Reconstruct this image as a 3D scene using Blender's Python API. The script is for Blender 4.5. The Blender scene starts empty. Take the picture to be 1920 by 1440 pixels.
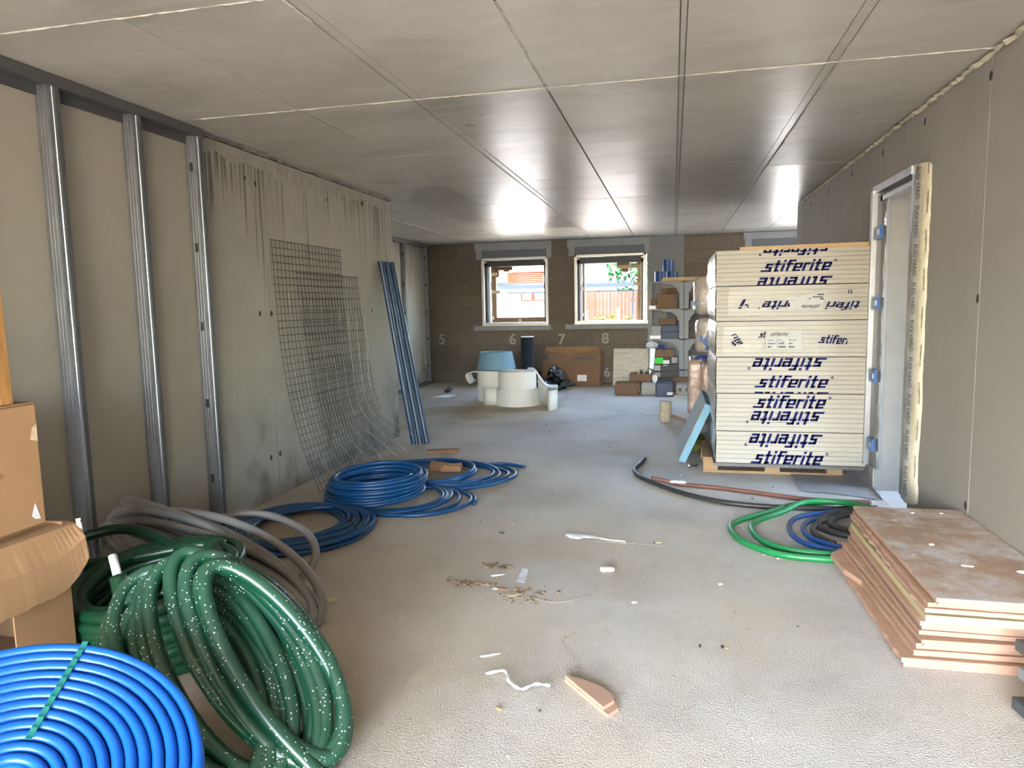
import bpy, bmesh, math, random
import numpy as np
from mathutils import Vector, Matrix, noise

random.seed(7)
rng = np.random.default_rng(7)
S = bpy.context.scene
COL = S.collection
R = math.radians

# ------------------------------------------------------------------ camera, world, sun, exposure
H = 2.851
cam_d = bpy.data.cameras.new('camera')
cam = bpy.data.objects.new('camera', cam_d)
COL.objects.link(cam)
yaw, pitch, roll = 0.22667, 0.11192, -0.01984
cy, sy, cp, sp = math.cos(yaw), math.sin(yaw), math.cos(pitch), math.sin(pitch)
fw = Vector((-sy * cp, cy * cp, -sp))
rt = Vector((cy, sy, 0))
up = rt.cross(fw)
r2 = math.cos(roll) * rt + math.sin(roll) * up
u2 = -math.sin(roll) * rt + math.cos(roll) * up
m4 = Matrix((r2, u2, -fw)).transposed().to_4x4()
m4.translation = Vector((0, 0, 1.586))
cam.matrix_world = m4
cam_d.sensor_width = 36
cam_d.lens = 1314.135 / 1920 * 36
cam_d.clip_start = 0.02
cam_d.clip_end = 500
S.camera = cam

w = bpy.data.worlds.new('world')
S.world = w
w.use_nodes = True
nt = w.node_tree
bg = nt.nodes['Background']
sky = nt.nodes.new('ShaderNodeTexSky')
sky.sky_type = 'NISHITA'
sky.sun_disc = False
sky.sun_elevation = R(48)
sky.sun_rotation = R(200)
sky.air_density = 1.0
sky.dust_density = 1.8
sky.ozone_density = 1.0
bg.inputs[1].default_value = 0.9
nt.links.new(sky.outputs[0], bg.inputs[0])

sun_d = bpy.data.lights.new('sun', 'SUN')
sun_d.energy = 4.5
sun_d.angle = R(0.6)
sun_d.color = (1.0, 0.90, 0.76)
sun = bpy.data.objects.new('sun', sun_d)
COL.objects.link(sun)
sun.rotation_euler = Vector((0.30, 0.42, -0.88)).to_track_quat('-Z', 'Y').to_euler()

S.view_settings.view_transform = 'Standard'
S.view_settings.look = 'None'
S.view_settings.exposure = 3.15
S.view_settings.gamma = 1.0
S.view_settings.use_curve_mapping = False
S.cycles.max_bounces = 10
S.cycles.diffuse_bounces = 7
S.cycles.glossy_bounces = 4
S.cycles.sample_clamp_indirect = 8
S.cycles.caustics_reflective = False
S.cycles.caustics_refractive = False


# ------------------------------------------------------------------ materials
def mat(name, col, rough=0.6, metal=0.0, var=0.12, scale=6.0, stretch=(1, 1, 1), bump=0.0, bscale=60.0, spec=0.5,
        objvar=0.0, dust=None, dust_scale=8.0, dust_lo=0.5, dust_hi=0.65, alpha=1.0, trans=0.0, rvar=0.0, specks=None, speck_scale=60.0, speck_size=0.12, up_dust=None):
    m = bpy.data.materials.new(name)
    m.use_nodes = True
    t = m.node_tree
    n, l = t.nodes, t.links
    p = n['Principled BSDF']
    p.inputs['Roughness'].default_value = rough
    p.inputs['Metallic'].default_value = metal
    p.inputs['Specular IOR Level'].default_value = spec
    p.inputs['Alpha'].default_value = alpha
    p.inputs['Transmission Weight'].default_value = trans
    tc = n.new('ShaderNodeTexCoord')
    mp = n.new('ShaderNodeMapping')
    mp.inputs['Scale'].default_value = stretch
    l.new(tc.outputs['Object'], mp.inputs['Vector'])
    nz = n.new('ShaderNodeTexNoise')
    nz.inputs['Scale'].default_value = scale
    nz.inputs['Detail'].default_value = 6
    nz.inputs['Roughness'].default_value = 0.62
    l.new(mp.outputs[0], nz.inputs['Vector'])
    ramp = n.new('ShaderNodeMapRange')
    ramp.inputs['From Min'].default_value = 0.25
    ramp.inputs['From Max'].default_value = 0.75
    ramp.inputs['To Min'].default_value = 1 - var
    ramp.inputs['To Max'].default_value = 1 + var
    l.new(nz.outputs['Fac'], ramp.inputs['Value'])
    fac = ramp.outputs[0]
    if objvar:
        oi = n.new('ShaderNodeObjectInfo')
        mr = n.new('ShaderNodeMapRange')
        mr.inputs['To Min'].default_value = 1 - objvar
        mr.inputs['To Max'].default_value = 1 + objvar
        l.new(oi.outputs['Random'], mr.inputs['Value'])
        mu = n.new('ShaderNodeMath')
        mu.operation = 'MULTIPLY'
        l.new(fac, mu.inputs[0])
        l.new(mr.outputs[0], mu.inputs[1])
        fac = mu.outputs[0]
    vm = n.new('ShaderNodeVectorMath')
    vm.operation = 'SCALE'
    vm.inputs[0].default_value = col[:3]
    l.new(fac, vm.inputs['Scale'])
    c = vm.outputs[0]
    if dust:
        d = n.new('ShaderNodeTexNoise')
        d.inputs['Scale'].default_value = dust_scale
        d.inputs['Detail'].default_value = 8
        d.inputs['Roughness'].default_value = 0.7
        l.new(mp.outputs[0], d.inputs['Vector'])
        dr = n.new('ShaderNodeMapRange')
        dr.inputs['From Min'].default_value = dust_lo
        dr.inputs['From Max'].default_value = dust_hi
        l.new(d.outputs['Fac'], dr.inputs['Value'])
        mx = n.new('ShaderNodeMix')
        mx.data_type = 'RGBA'
        l.new(dr.outputs[0], mx.inputs['Factor'])
        l.new(c, mx.inputs[6])
        mx.inputs[7].default_value = (*dust, 1)
        c = mx.outputs[2]
    if up_dust:
        ge = n.new('ShaderNodeNewGeometry')
        sx = n.new('ShaderNodeSeparateXYZ')
        l.new(ge.outputs['Normal'], sx.inputs[0])
        ur = n.new('ShaderNodeMapRange')
        ur.inputs['From Min'].default_value = 0.1
        ur.inputs['From Max'].default_value = 1.0
        ur.inputs['To Max'].default_value = 0.55
        l.new(sx.outputs['Z'], ur.inputs['Value'])
        um = n.new('ShaderNodeMath')
        um.operation = 'MULTIPLY'
        l.new(ur.outputs[0], um.inputs[0])
        l.new(nz.outputs['Fac'], um.inputs[1])
        mx = n.new('ShaderNodeMix')
        mx.data_type = 'RGBA'
        l.new(um.outputs[0], mx.inputs['Factor'])
        l.new(c, mx.inputs[6])
        mx.inputs[7].default_value = (*up_dust, 1)
        c = mx.outputs[2]
    if specks:
        vo = n.new('ShaderNodeTexVoronoi')
        vo.inputs['Scale'].default_value = speck_scale
        l.new(tc.outputs['Object'], vo.inputs['Vector'])
        lt = n.new('ShaderNodeMath')
        lt.operation = 'LESS_THAN'
        lt.inputs[1].default_value = speck_size
        l.new(vo.outputs['Distance'], lt.inputs[0])
        d = n.new('ShaderNodeTexNoise')
        d.inputs['Scale'].default_value = 5
        l.new(tc.outputs['Object'], d.inputs['Vector'])
        gt = n.new('ShaderNodeMath')
        gt.operation = 'GREATER_THAN'
        gt.inputs[1].default_value = 0.47
        l.new(d.outputs['Fac'], gt.inputs[0])
        mm = n.new('ShaderNodeMath')
        mm.operation = 'MULTIPLY'
        l.new(lt.outputs[0], mm.inputs[0])
        l.new(gt.outputs[0], mm.inputs[1])
        mx = n.new('ShaderNodeMix')
        mx.data_type = 'RGBA'
        l.new(mm.outputs[0], mx.inputs['Factor'])
        l.new(c, mx.inputs[6])
        mx.inputs[7].default_value = (*specks, 1)
        c = mx.outputs[2]
    l.new(c, p.inputs['Base Color'])
    if rvar:
        rr = n.new('ShaderNodeMapRange')
        rr.inputs['From Min'].default_value = 0.3
        rr.inputs['From Max'].default_value = 0.7
        rr.inputs['To Min'].default_value = rough - rvar
        rr.inputs['To Max'].default_value = rough + rvar
        l.new(nz.outputs['Fac'], rr.inputs['Value'])
        l.new(rr.outputs[0], p.inputs['Roughness'])
    if bump:
        bn = n.new('ShaderNodeTexNoise')
        bn.inputs['Scale'].default_value = bscale
        bn.inputs['Detail'].default_value = 5
        l.new(mp.outputs[0], bn.inputs['Vector'])
        bp = n.new('ShaderNodeBump')
        bp.inputs['Strength'].default_value = bump
        bp.inputs['Distance'].default_value = 0.01
        l.new(bn.outputs['Fac'], bp.inputs['Height'])
        l.new(bp.outputs[0], p.inputs['Normal'])
    return m


def insert_mix(m, colour, build):
    """lay a further stain or tint colour over a material's base colour; build(n, l, tc) returns the factor socket"""
    t = m.node_tree
    n, l = t.nodes, t.links
    p = n['Principled BSDF']
    src = p.inputs['Base Color'].links[0].from_socket
    tc = next(x for x in n if x.type == 'TEX_COORD')
    f = build(n, l, tc)
    mx = n.new('ShaderNodeMix')
    mx.data_type = 'RGBA'
    l.new(f, mx.inputs['Factor'])
    l.new(src, mx.inputs[6])
    mx.inputs[7].default_value = (*colour, 1)
    l.new(mx.outputs[2], p.inputs['Base Color'])


def mathn(n, l, op, a, b=None):
    x = n.new('ShaderNodeMath')
    x.operation = op
    x.use_clamp = op == 'MULTIPLY'
    for i, v in enumerate((a, b)):
        if v is None:
            continue
        if isinstance(v, (int, float)):
            x.inputs[i].default_value = v
        else:
            l.new(v, x.inputs[i])
    return x.outputs[0]


def mapr(n, l, v, a, b, c=0.0, d=1.0):
    x = n.new('ShaderNodeMapRange')
    x.inputs[1].default_value, x.inputs[2].default_value, x.inputs[3].default_value, x.inputs[4].default_value = a, b, c, d
    l.new(v, x.inputs[0])
    return x.outputs[0]


def noisen(n, l, tc, scale, stretch=(1, 1, 1), detail=6):
    mp = n.new('ShaderNodeMapping')
    mp.inputs['Scale'].default_value = stretch
    l.new(tc.outputs['Object'], mp.inputs['Vector'])
    x = n.new('ShaderNodeTexNoise')
    x.inputs['Scale'].default_value = scale
    x.inputs['Detail'].default_value = detail
    l.new(mp.outputs[0], x.inputs['Vector'])
    return x.outputs['Fac']


def axis(n, l, tc, k):
    x = n.new('ShaderNodeSeparateXYZ')
    l.new(tc.outputs['Object'], x.inputs[0])
    return x.outputs[k]


M = {}
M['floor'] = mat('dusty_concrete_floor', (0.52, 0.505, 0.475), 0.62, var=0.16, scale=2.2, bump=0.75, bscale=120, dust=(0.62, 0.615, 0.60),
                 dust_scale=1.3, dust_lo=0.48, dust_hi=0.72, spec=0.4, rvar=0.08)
insert_mix(M['floor'], (0.37, 0.295, 0.20), lambda n, l, tc: mathn(n, l, 'MULTIPLY', mapr(n, l, mathn(n, l, 'ADD', mapr(n, l, axis(n, l, tc, 0), -2.2, 1.0, .66, 0.0), mapr(n, l, noisen(n, l, tc, .9), 0.3, 0.7, 0, .38)), .34, .72), 0.9))  # brown tint, stronger towards the left, broken up by noise
insert_mix(M['floor'], (0.60, 0.535, 0.43), lambda n, l, tc: mathn(n, l, 'MULTIPLY', mapr(n, l, noisen(n, l, tc, .8), 0.40, 0.62), 0.6))
insert_mix(M['floor'], (0.24, 0.20, 0.155), lambda n, l, tc: mathn(n, l, 'MULTIPLY', mapr(n, l, noisen(n, l, tc, 7.5, detail=9), 0.62, 0.78), 0.28))
insert_mix(M['floor'], (0.19, 0.16, 0.125), lambda n, l, tc: mathn(n, l, 'MULTIPLY', mapr(n, l, noisen(n, l, tc, 42, detail=4), 0.66, 0.72), mapr(n, l, noisen(n, l, tc, 1.6), 0.48, 0.62)))
M['ceiling'] = mat('formed_concrete_ceiling', (0.50, 0.47, 0.415), 0.29, var=0.10, scale=2.6, stretch=(0.7, 1.5, 1), bump=0.02, bscale=16,
                   objvar=0.07, rvar=0.02, spec=0.5)
_n, _l = M['ceiling'].node_tree.nodes, M['ceiling'].node_tree.links
_p = _n['Principled BSDF']
_src = _p.inputs['Roughness'].links[0].from_socket
_oi = _n.new('ShaderNodeObjectInfo')
_l.new(mathn(_n, _l, 'ADD', _src, mapr(_n, _l, _oi.outputs['Random'], 0, 1, 0.0, 0.12)), _p.inputs['Roughness'])
insert_mix(M['ceiling'], (0.30, 0.28, 0.24), lambda n, l, tc: mathn(n, l, 'MULTIPLY', mapr(n, l, noisen(n, l, tc, 1.7, (0.7, 1.4, 1), 10), 0.50, 0.72), 0.55))
insert_mix(M['ceiling'], (0.60, 0.57, 0.51), lambda n, l, tc: mathn(n, l, 'MULTIPLY', mapr(n, l, noisen(n, l, tc, 5.3, (0.6, 1.6, 1), 10), 0.54, 0.72), 0.55))
M['joint'] = mat('dark_joint', (0.20, 0.185, 0.16), 0.8)
M['fin'] = mat('cement_fin', (0.52, 0.50, 0.44), 0.8, bump=0.4, bscale=90)
M['conc_left'] = mat('cast_concrete_left', (0.30, 0.275, 0.225), 0.72, var=0.10, scale=1.8, bump=0.12, bscale=50, specks=(0.20, 0.185, 0.16), speck_scale=34, speck_size=0.10)
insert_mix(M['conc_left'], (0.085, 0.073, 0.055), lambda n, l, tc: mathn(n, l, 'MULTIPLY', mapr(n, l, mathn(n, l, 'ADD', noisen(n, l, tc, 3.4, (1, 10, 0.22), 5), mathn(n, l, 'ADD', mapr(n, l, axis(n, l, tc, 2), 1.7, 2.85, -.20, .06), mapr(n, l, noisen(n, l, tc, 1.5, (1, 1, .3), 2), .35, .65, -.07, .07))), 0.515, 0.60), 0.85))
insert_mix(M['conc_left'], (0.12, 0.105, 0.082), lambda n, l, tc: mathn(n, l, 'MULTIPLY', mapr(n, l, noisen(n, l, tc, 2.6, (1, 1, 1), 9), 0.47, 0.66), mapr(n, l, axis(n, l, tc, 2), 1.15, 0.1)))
M['conc_right'] = mat('cast_concrete_right', (0.31, 0.295, 0.268), 0.7, var=0.07, scale=1.5, bump=0.10, bscale=55, specks=(0.24, 0.225, 0.2), speck_scale=30, speck_size=0.085, objvar=0.025)
M['lining'] = mat('grey_lining_board', (0.345, 0.315, 0.255), 0.7, var=0.05, scale=3.5, bump=0.03, bscale=200)
M['galv'] = mat('galvanised_steel', (0.36, 0.375, 0.39), 0.34, metal=0.9, var=0.15, scale=7, stretch=(3, 3, 1))
M['galv_dark'] = mat('dark_steel_track', (0.085, 0.085, 0.085), 0.5, metal=0.2)
M['hole'] = mat('tie_hole_black', (0.035, 0.032, 0.03), 0.9)
M['block'] = mat('wood_chip_block', (0.155, 0.130, 0.104), 0.95, var=0.35, scale=55, bump=0.9, bscale=70, objvar=0.10, spec=0.2)
M['mortar'] = mat('block_joint', (0.10, 0.085, 0.065), 0.95)
M['stencil'] = mat('stencil_paint', (0.33, 0.315, 0.285), 0.9, var=0.3, scale=40)
M['plaster'] = mat('grey_plaster', (0.27, 0.285, 0.295), 0.85, var=0.12, scale=6, bump=0.15, bscale=60)
M['shutter'] = mat('shutter_box_grey', (0.125, 0.14, 0.158), 0.75, var=0.06, scale=8)
M['col_grey'] = mat('pillar_concrete', (0.19, 0.20, 0.205), 0.8, var=0.10, scale=4, bump=0.1)
M['sub_frame'] = mat('aluminium_subframe', (0.66, 0.64, 0.58), 0.4, metal=0.3, var=0.08)
M['black_frame'] = mat('black_roller_guide', (0.025, 0.025, 0.03), 0.5)
M['white_strip'] = mat('white_foam_strip', (0.72, 0.80, 0.82), 0.6)
M['brown_wood'] = mat('brown_batten', (0.20, 0.11, 0.055), 0.7, var=0.25, scale=8, stretch=(6, 6, 1))
M['tan_foam'] = mat('tan_foam_block', (0.62, 0.50, 0.30), 0.8)
M['pine'] = mat('pine_wood', (0.42, 0.29, 0.15), 0.6, var=0.22, scale=5, stretch=(2, 9, 9), bump=0.1)
M['pine_dark'] = mat('varnished_pine', (0.40, 0.20, 0.06), 0.45, var=0.3, scale=5, stretch=(9, 9, 1), bump=0.15)
M['pallet'] = mat('pallet_wood', (0.30, 0.195, 0.105), 0.8, var=0.25, scale=6, stretch=(2, 9, 9), bump=0.2)
M['foamboard'] = mat('cream_insulation_board', (0.32, 0.298, 0.255), 0.75, var=0.035, scale=9, stretch=(1, 1, 6), objvar=0.02, specks=(0.38, 0.35, 0.29), speck_scale=16, speck_size=0.06)
M['logo'] = mat('navy_print', (0.002, 0.005, 0.058), 0.6, spec=0.1)
M['print_black'] = mat('black_print', (0.04, 0.04, 0.045), 0.6)
M['print_grey'] = mat('grey_print', (0.16, 0.155, 0.145), 0.7)
M['foil'] = mat('crinkled_silver_foil', (0.70, 0.70, 0.68), 0.25, metal=0.75, var=0.2, scale=20, bump=1.0, bscale=22)
M['film'] = mat('clear_wrap_film', (0.55, 0.53, 0.47), 0.14, var=0.08, scale=12, bump=1.0, bscale=14, alpha=0.22)
M['label'] = mat('printed_label_paper', (0.29, 0.285, 0.265), 0.5, var=0.10, scale=30)
M['woolbag'] = mat('wool_bag_film', (0.47, 0.425, 0.395), 0.22, var=0.18, scale=9, bump=0.8, bscale=15)
M['woolpink'] = mat('pink_wool_pack', (0.46, 0.33, 0.27), 0.25, var=0.2, scale=14, bump=0.8, bscale=18)
M['blue_print'] = mat('blue_bag_print', (0.015, 0.10, 0.36), 0.4)
M['xps'] = mat('blue_foam_board', (0.15, 0.32, 0.43), 0.7, var=0.06)
M['xps_face'] = mat('grey_foam_board_face', (0.36, 0.40, 0.40), 0.75, var=0.1)
M['whiteboard'] = mat('white_plasterboard', (0.72, 0.71, 0.73), 0.8, var=0.04)
M['roombeyond'] = mat('pale_grey_plasterboard', (0.55, 0.54, 0.52), 0.8, var=0.03)
M['pink'] = mat('pink_gypsum_board', (0.42, 0.265, 0.195), 0.7, var=0.08, scale=9, bump=0.15, bscale=80, objvar=0.05)
M['pink_top'] = mat('dusty_brown_pink_board', (0.40, 0.27, 0.19), 0.65, var=0.12, scale=4, bump=0.15, bscale=60, dust=(0.58, 0.555, 0.54), dust_scale=4.2, dust_lo=0.42, dust_hi=0.62)
M['pink_face'] = mat('brown_pink_board_face', (0.46, 0.29, 0.19), 0.65, var=0.10, scale=7, bump=0.1, dust=(0.58, 0.45, 0.37), dust_scale=7, dust_lo=0.55, dust_hi=0.75)
M['yellowboard'] = mat('pale_yellow_board', (0.50, 0.43, 0.25), 0.7, var=0.06)
M['brownboard'] = mat('dark_brown_board', (0.075, 0.042, 0.03), 0.7)
M['plasterlump'] = mat('white_plaster', (0.80, 0.79, 0.76), 0.9, bump=0.3, bscale=40)
M['blue_fg'] = mat('bright_blue_pipe', (0.003, 0.088, 0.43), 0.36, var=0.10, scale=7, specks=(0.02, 0.05, 0.14), speck_scale=42, speck_size=0.10)
M['blue_mid'] = mat('dusty_blue_pipe', (0.003, 0.052, 0.150), 0.36, var=0.18, scale=9, specks=(0.45, 0.47, 0.48), speck_scale=26, speck_size=0.09)
M['blue_dull'] = mat('dull_blue_pipe', (0.020, 0.050, 0.098), 0.38, var=0.12, scale=5)
M['strap_green'] = mat('green_band', (0.012, 0.15, 0.13), 0.4)
M['green'] = mat('plaster_splashed_green_hose', (0.005, 0.050, 0.025), 0.30, var=0.25, scale=6, specks=(0.72, 0.74, 0.70), speck_scale=72, speck_size=0.185, up_dust=(0.07, 0.125, 0.09))
M['green_clean'] = mat('dark_green_hose', (0.004, 0.040, 0.016), 0.33, var=0.2, scale=6)
M['grey_pipe'] = mat('dusty_grey_pipe', (0.17, 0.16, 0.148), 0.42, var=0.15, scale=6, up_dust=(0.27, 0.255, 0.235))
M['whitepipe'] = mat('white_inner_pipe', (0.78, 0.78, 0.78), 0.4)
M['thin_green'] = mat('mid_green_hose', (0.008, 0.19, 0.055), 0.4, var=0.12, scale=10, up_dust=(0.06, 0.25, 0.12))
M['thin_blue'] = mat('royal_blue_hose', (0.010, 0.055, 0.20), 0.42, var=0.12, scale=10)
M['thin_black'] = mat('black_hose', (0.026, 0.026, 0.028), 0.45, var=0.25, scale=12, specks=(0.35, 0.34, 0.33), speck_scale=30, speck_size=0.10)
M['rust'] = mat('rust_red_hose', (0.17, 0.065, 0.045), 0.55, var=0.2, scale=12)
M['card'] = mat('brown_cardboard', (0.36, 0.205, 0.098), 0.85, var=0.08, scale=6, bump=0.06, bscale=40, specks=(0.60, 0.43, 0.28), speck_scale=12, speck_size=0.06)
M['card_in'] = mat('cardboard_inside', (0.26, 0.152, 0.078), 0.9, var=0.1, scale=6)
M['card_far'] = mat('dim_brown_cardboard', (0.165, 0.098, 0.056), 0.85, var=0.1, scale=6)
M['torn'] = mat('torn_cardboard_edge', (0.66, 0.50, 0.34), 0.95, var=0.2, scale=30, bump=0.5)
M['paper'] = mat('white_paper', (0.75, 0.75, 0.74), 0.8)
M['whitefoam'] = mat('white_foam_roll', (0.66, 0.645, 0.60), 0.7, var=0.03, scale=6)
M['bluefoam'] = mat('pale_blue_foam_roll', (0.13, 0.26, 0.36), 0.6, var=0.08, scale=7, stretch=(1, 1, 9))
M['darkroll'] = mat('black_membrane_roll', (0.012, 0.016, 0.026), 0.85, spec=0.2)
M['blackbag'] = mat('black_plastic_bag', (0.012, 0.012, 0.013), 0.3, bump=0.7, bscale=14)
M['alusheet'] = mat('worn_metal_faced_board', (0.46, 0.45, 0.38), 0.42, metal=0.35, var=0.25, scale=6, stretch=(1, 1, 4))
M['shelf'] = mat('grey_plastic_shelving', (0.235, 0.245, 0.245), 0.55, var=0.06)
M['bluebox'] = mat('navy_box', (0.010, 0.032, 0.085), 0.5, var=0.08)
M['blackbox'] = mat('charcoal_box', (0.020, 0.020, 0.027), 0.55, var=0.1)
M['greenlabel'] = mat('lime_label', (0.03, 0.55, 0.04), 0.6)
M['bluetube'] = mat('blue_tape_roll', (0.010, 0.065, 0.22), 0.4)
M['bluetube_pale'] = mat('pale_blue_reel', (0.40, 0.60, 0.70), 0.4)
M['coredrill'] = mat('drilled_concrete_core', (0.36, 0.32, 0.25), 0.9, var=0.25, scale=16, bump=0.3, bscale=40)
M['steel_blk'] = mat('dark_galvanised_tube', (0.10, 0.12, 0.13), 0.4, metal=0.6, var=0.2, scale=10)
M['steel_lit'] = mat('lit_steel_tube', (0.28, 0.33, 0.37), 0.4, metal=0.6, var=0.15, scale=10)  # paler copy of the dark tube steel, light painted into its colour
M['expand'] = mat('pale_expanding_foam', (0.52, 0.475, 0.36), 0.85, var=0.12, scale=14, bump=0.7, bscale=28)
M['tape'] = mat('translucent_print_tape', (0.47, 0.465, 0.44), 0.35, var=0.12, scale=14, bump=0.4, bscale=20)
M['clip_blue'] = mat('blue_plastic_clip', (0.03, 0.11, 0.32), 0.4)
M['wire'] = mat('rusty_mesh_wire', (0.045, 0.04, 0.033), 0.5, metal=0.3)
M['wire_lit'] = mat('lit_mesh_wire', (0.48, 0.44, 0.36), 0.4, metal=0.4)  # lit copy of the mesh wire, brightness painted into its colour
M['sheetplastic'] = mat('grey_plastic_sheet', (0.30, 0.30, 0.30), 0.45, bump=0.3, bscale=12)
M['brown_dirt'] = mat('brown_dirt_crumbs', (0.20, 0.145, 0.09), 0.95, var=0.5, scale=60)
M['clearbag'] = mat('clear_plastic_scrap', (0.68, 0.69, 0.69), 0.15, bump=0.8, bscale=25, alpha=0.55)
M['dark_scrap'] = mat('dark_scrap', (0.05, 0.05, 0.055), 0.6)
M['brown_scrap'] = mat('brown_scrap', (0.26, 0.13, 0.06), 0.8)
M['whitewall'] = mat('sunlit_white_render', (0.52, 0.51, 0.49), 0.9)
M['redwood'] = mat('red_stained_boards', (0.07, 0.015, 0.007), 0.7, var=0.15, scale=6, spec=0.03)
M['redfence'] = mat('pinkish_red_fence', (0.065, 0.026, 0.018), 0.8, var=0.15, scale=6, objvar=0.12, spec=0.03)
M['bluesteel'] = mat('blue_grey_gutter_steel', (0.020, 0.026, 0.034), 0.5, var=0.08, spec=0.03)
M['leaf'] = mat('green_leaves', (0.014, 0.045, 0.016), 0.6, var=0.4, scale=8, spec=0.03)
M['yellowleaf'] = mat('yellow_green_leaves', (0.075, 0.075, 0.022), 0.6, var=0.3, scale=8, spec=0.03)
M['yard'] = mat('yard_ground', (0.46, 0.40, 0.31), 0.9)
M['glass_dark'] = mat('reflecting_pane', (0.25, 0.32, 0.38), 0.08)


# ------------------------------------------------------------------ mesh helpers
class MB:
    def __init__(s):
        s.v, s.f = [], []

    def add(s, v, f):
        o = len(s.v)
        s.v += [tuple(map(float, p)) for p in v]
        s.f += [tuple(i + o for i in q) for q in f]
        return s

    def box(s, x0, x1, y0, y1, z0, z1, j=0.0):
        v = [(x0, y0, z0), (x1, y0, z0), (x1, y1, z0), (x0, y1, z0), (x0, y0, z1), (x1, y0, z1), (x1, y1, z1), (x0, y1, z1)]
        if j:
            v = [tuple(c + random.uniform(-j, j) for c in p) for p in v]
        return s.add(v, [(0, 3, 2, 1), (4, 5, 6, 7), (0, 1, 5, 4), (1, 2, 6, 5), (2, 3, 7, 6), (3, 0, 4, 7)])

    def prism(s, poly, z0, z1, fz=None):
        """outline in x,y (counter-clockwise) between two heights"""
        n = len(poly)
        v = [(x, y, z0) for x, y in poly] + [(x, y, z1) for x, y in poly]
        f = [tuple(range(n - 1, -1, -1)), tuple(range(n, 2 * n))] + [(i, (i + 1) % n, n + (i + 1) % n, n + i) for i in range(n)]
        return s.add(v, f)

    def cyl(s, c, r0, r1, z0, z1, n=32, inner=0.0):
        x, y = c
        a = [2 * math.pi * i / n for i in range(n)]
        if inner:
            rings = [(r0, z0), (r1, z1), (inner, z1), (inner, z0)]
            v = [(x + r * math.cos(t), y + r * math.sin(t), z) for r, z in rings for t in a]
            f = [(k * n + i, k * n + (i + 1) % n, ((k + 1) % 4) * n + (i + 1) % n, ((k + 1) % 4) * n + i) for k in range(4) for i in range(n)]
            return s.add(v, f)
        v = [(x + r0 * math.cos(t), y + r0 * math.sin(t), z0) for t in a] + [(x + r1 * math.cos(t), y + r1 * math.sin(t), z1) for t in a]
        f = [(i, (i + 1) % n, n + (i + 1) % n, n + i) for i in range(n)] + [tuple(range(n - 1, -1, -1)), tuple(range(n, 2 * n))]
        return s.add(v, f)

    def tube(s, pts, r, n=8, cap=True):
        P = np.array(pts, float)
        T = np.gradient(P, axis=0)
        T /= np.linalg.norm(T, axis=1)[:, None] + 1e-12
        rr = np.full(len(P), r) if np.isscalar(r) else np.array(r, float)
        a = np.array([0, 0, 1.0]) if abs(T[0][2]) < 0.9 else np.array([1.0, 0, 0])
        N = np.cross(T[0], a)
        N /= np.linalg.norm(N)
        v = []
        ang = np.linspace(0, 2 * np.pi, n, endpoint=False)
        for p, t, q in zip(P, T, rr):
            N = N - t * (N @ t)
            N /= np.linalg.norm(N) + 1e-12
            B = np.cross(t, N)
            for x in ang:
                v.append(p + q * (math.cos(x) * N + math.sin(x) * B))
        m = len(P)
        f = [(i * n + k, i * n + (k + 1) % n, (i + 1) * n + (k + 1) % n, (i + 1) * n + k) for i in range(m - 1) for k in range(n)]
        if cap:
            f += [tuple(range(n - 1, -1, -1)), tuple(range((m - 1) * n, m * n))]
        return s.add(v, f)

    def beam(s, a, b, w, h=None, upv=(0, 0, 1)):
        """square bar from a to b"""
        a, b = Vector(a), Vector(b)
        d = (b - a).normalized()
        u = Vector(upv)
        x = d.cross(u).normalized()
        y = x.cross(d).normalized()
        h = h or w
        v = [p + x * sx * w / 2 + y * sy_ * h / 2 for p in (a, b) for sx, sy_ in ((-1, -1), (1, -1), (1, 1), (-1, 1))]
        return s.add(v, [(3, 2, 1, 0), (4, 5, 6, 7), (0, 1, 5, 4), (1, 2, 6, 5), (2, 3, 7, 6), (3, 0, 4, 7)])

    def mesh(s, name, smooth=False):
        me = bpy.data.meshes.new(name)
        me.from_pydata(s.v, [], s.f)
        me.update()
        bm = bmesh.new()
        bm.from_mesh(me)
        bmesh.ops.recalc_face_normals(bm, faces=bm.faces)
        bm.to_mesh(me)
        bm.free()
        if smooth:
            me.polygons.foreach_set('use_smooth', [True] * len(me.polygons))
        return me


WL = {}


def obj(name, mb, m, parent=None, smooth=False, label=None, kind=None, bevel=0.0):
    """one mesh object; mesh coordinates are world coordinates, shifted back when the parent's base is elsewhere"""
    me = mb if isinstance(mb, bpy.types.Mesh) else mb.mesh(name, smooth)
    if not me.materials:
        me.materials.append(M[m] if isinstance(m, str) else m)
    o = bpy.data.objects.new(name, me)
    COL.objects.link(o)
    if parent is not None:
        o.parent = parent
        o.location = -WL.get(parent.name, Vector((0, 0, 0)))
    WL[o.name] = Vector((0, 0, 0))
    if label:
        o['label'] = label
    if kind:
        o['kind'] = kind
    if bevel:
        b = o.modifiers.new('edge', 'BEVEL')
        b.width = bevel
        b.segments = 2
        b.limit_method = 'ANGLE'
    return o


def thing(name, label, cat, loc=(0, 0, 0), group=None):
    o = bpy.data.objects.new(name, None)
    o.empty_display_size = 0.1
    COL.objects.link(o)
    o.location = loc
    WL[o.name] = Vector(loc)
    return tag(o, label, cat, group)


def tag(o, label, cat, group=None):
    o['label'] = label
    o['category'] = cat
    if group:
        o['group'] = group
    return o


def struct(name, mb, m, **k):
    return obj(name, mb, m, kind='structure', **k)


def sroot(name, loc=(0, 0, 0)):
    o = bpy.data.objects.new(name, None)
    o.empty_display_size = 0.1
    COL.objects.link(o)
    o.location = loc
    WL[o.name] = Vector(loc)
    o['kind'] = 'structure'
    return o


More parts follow.
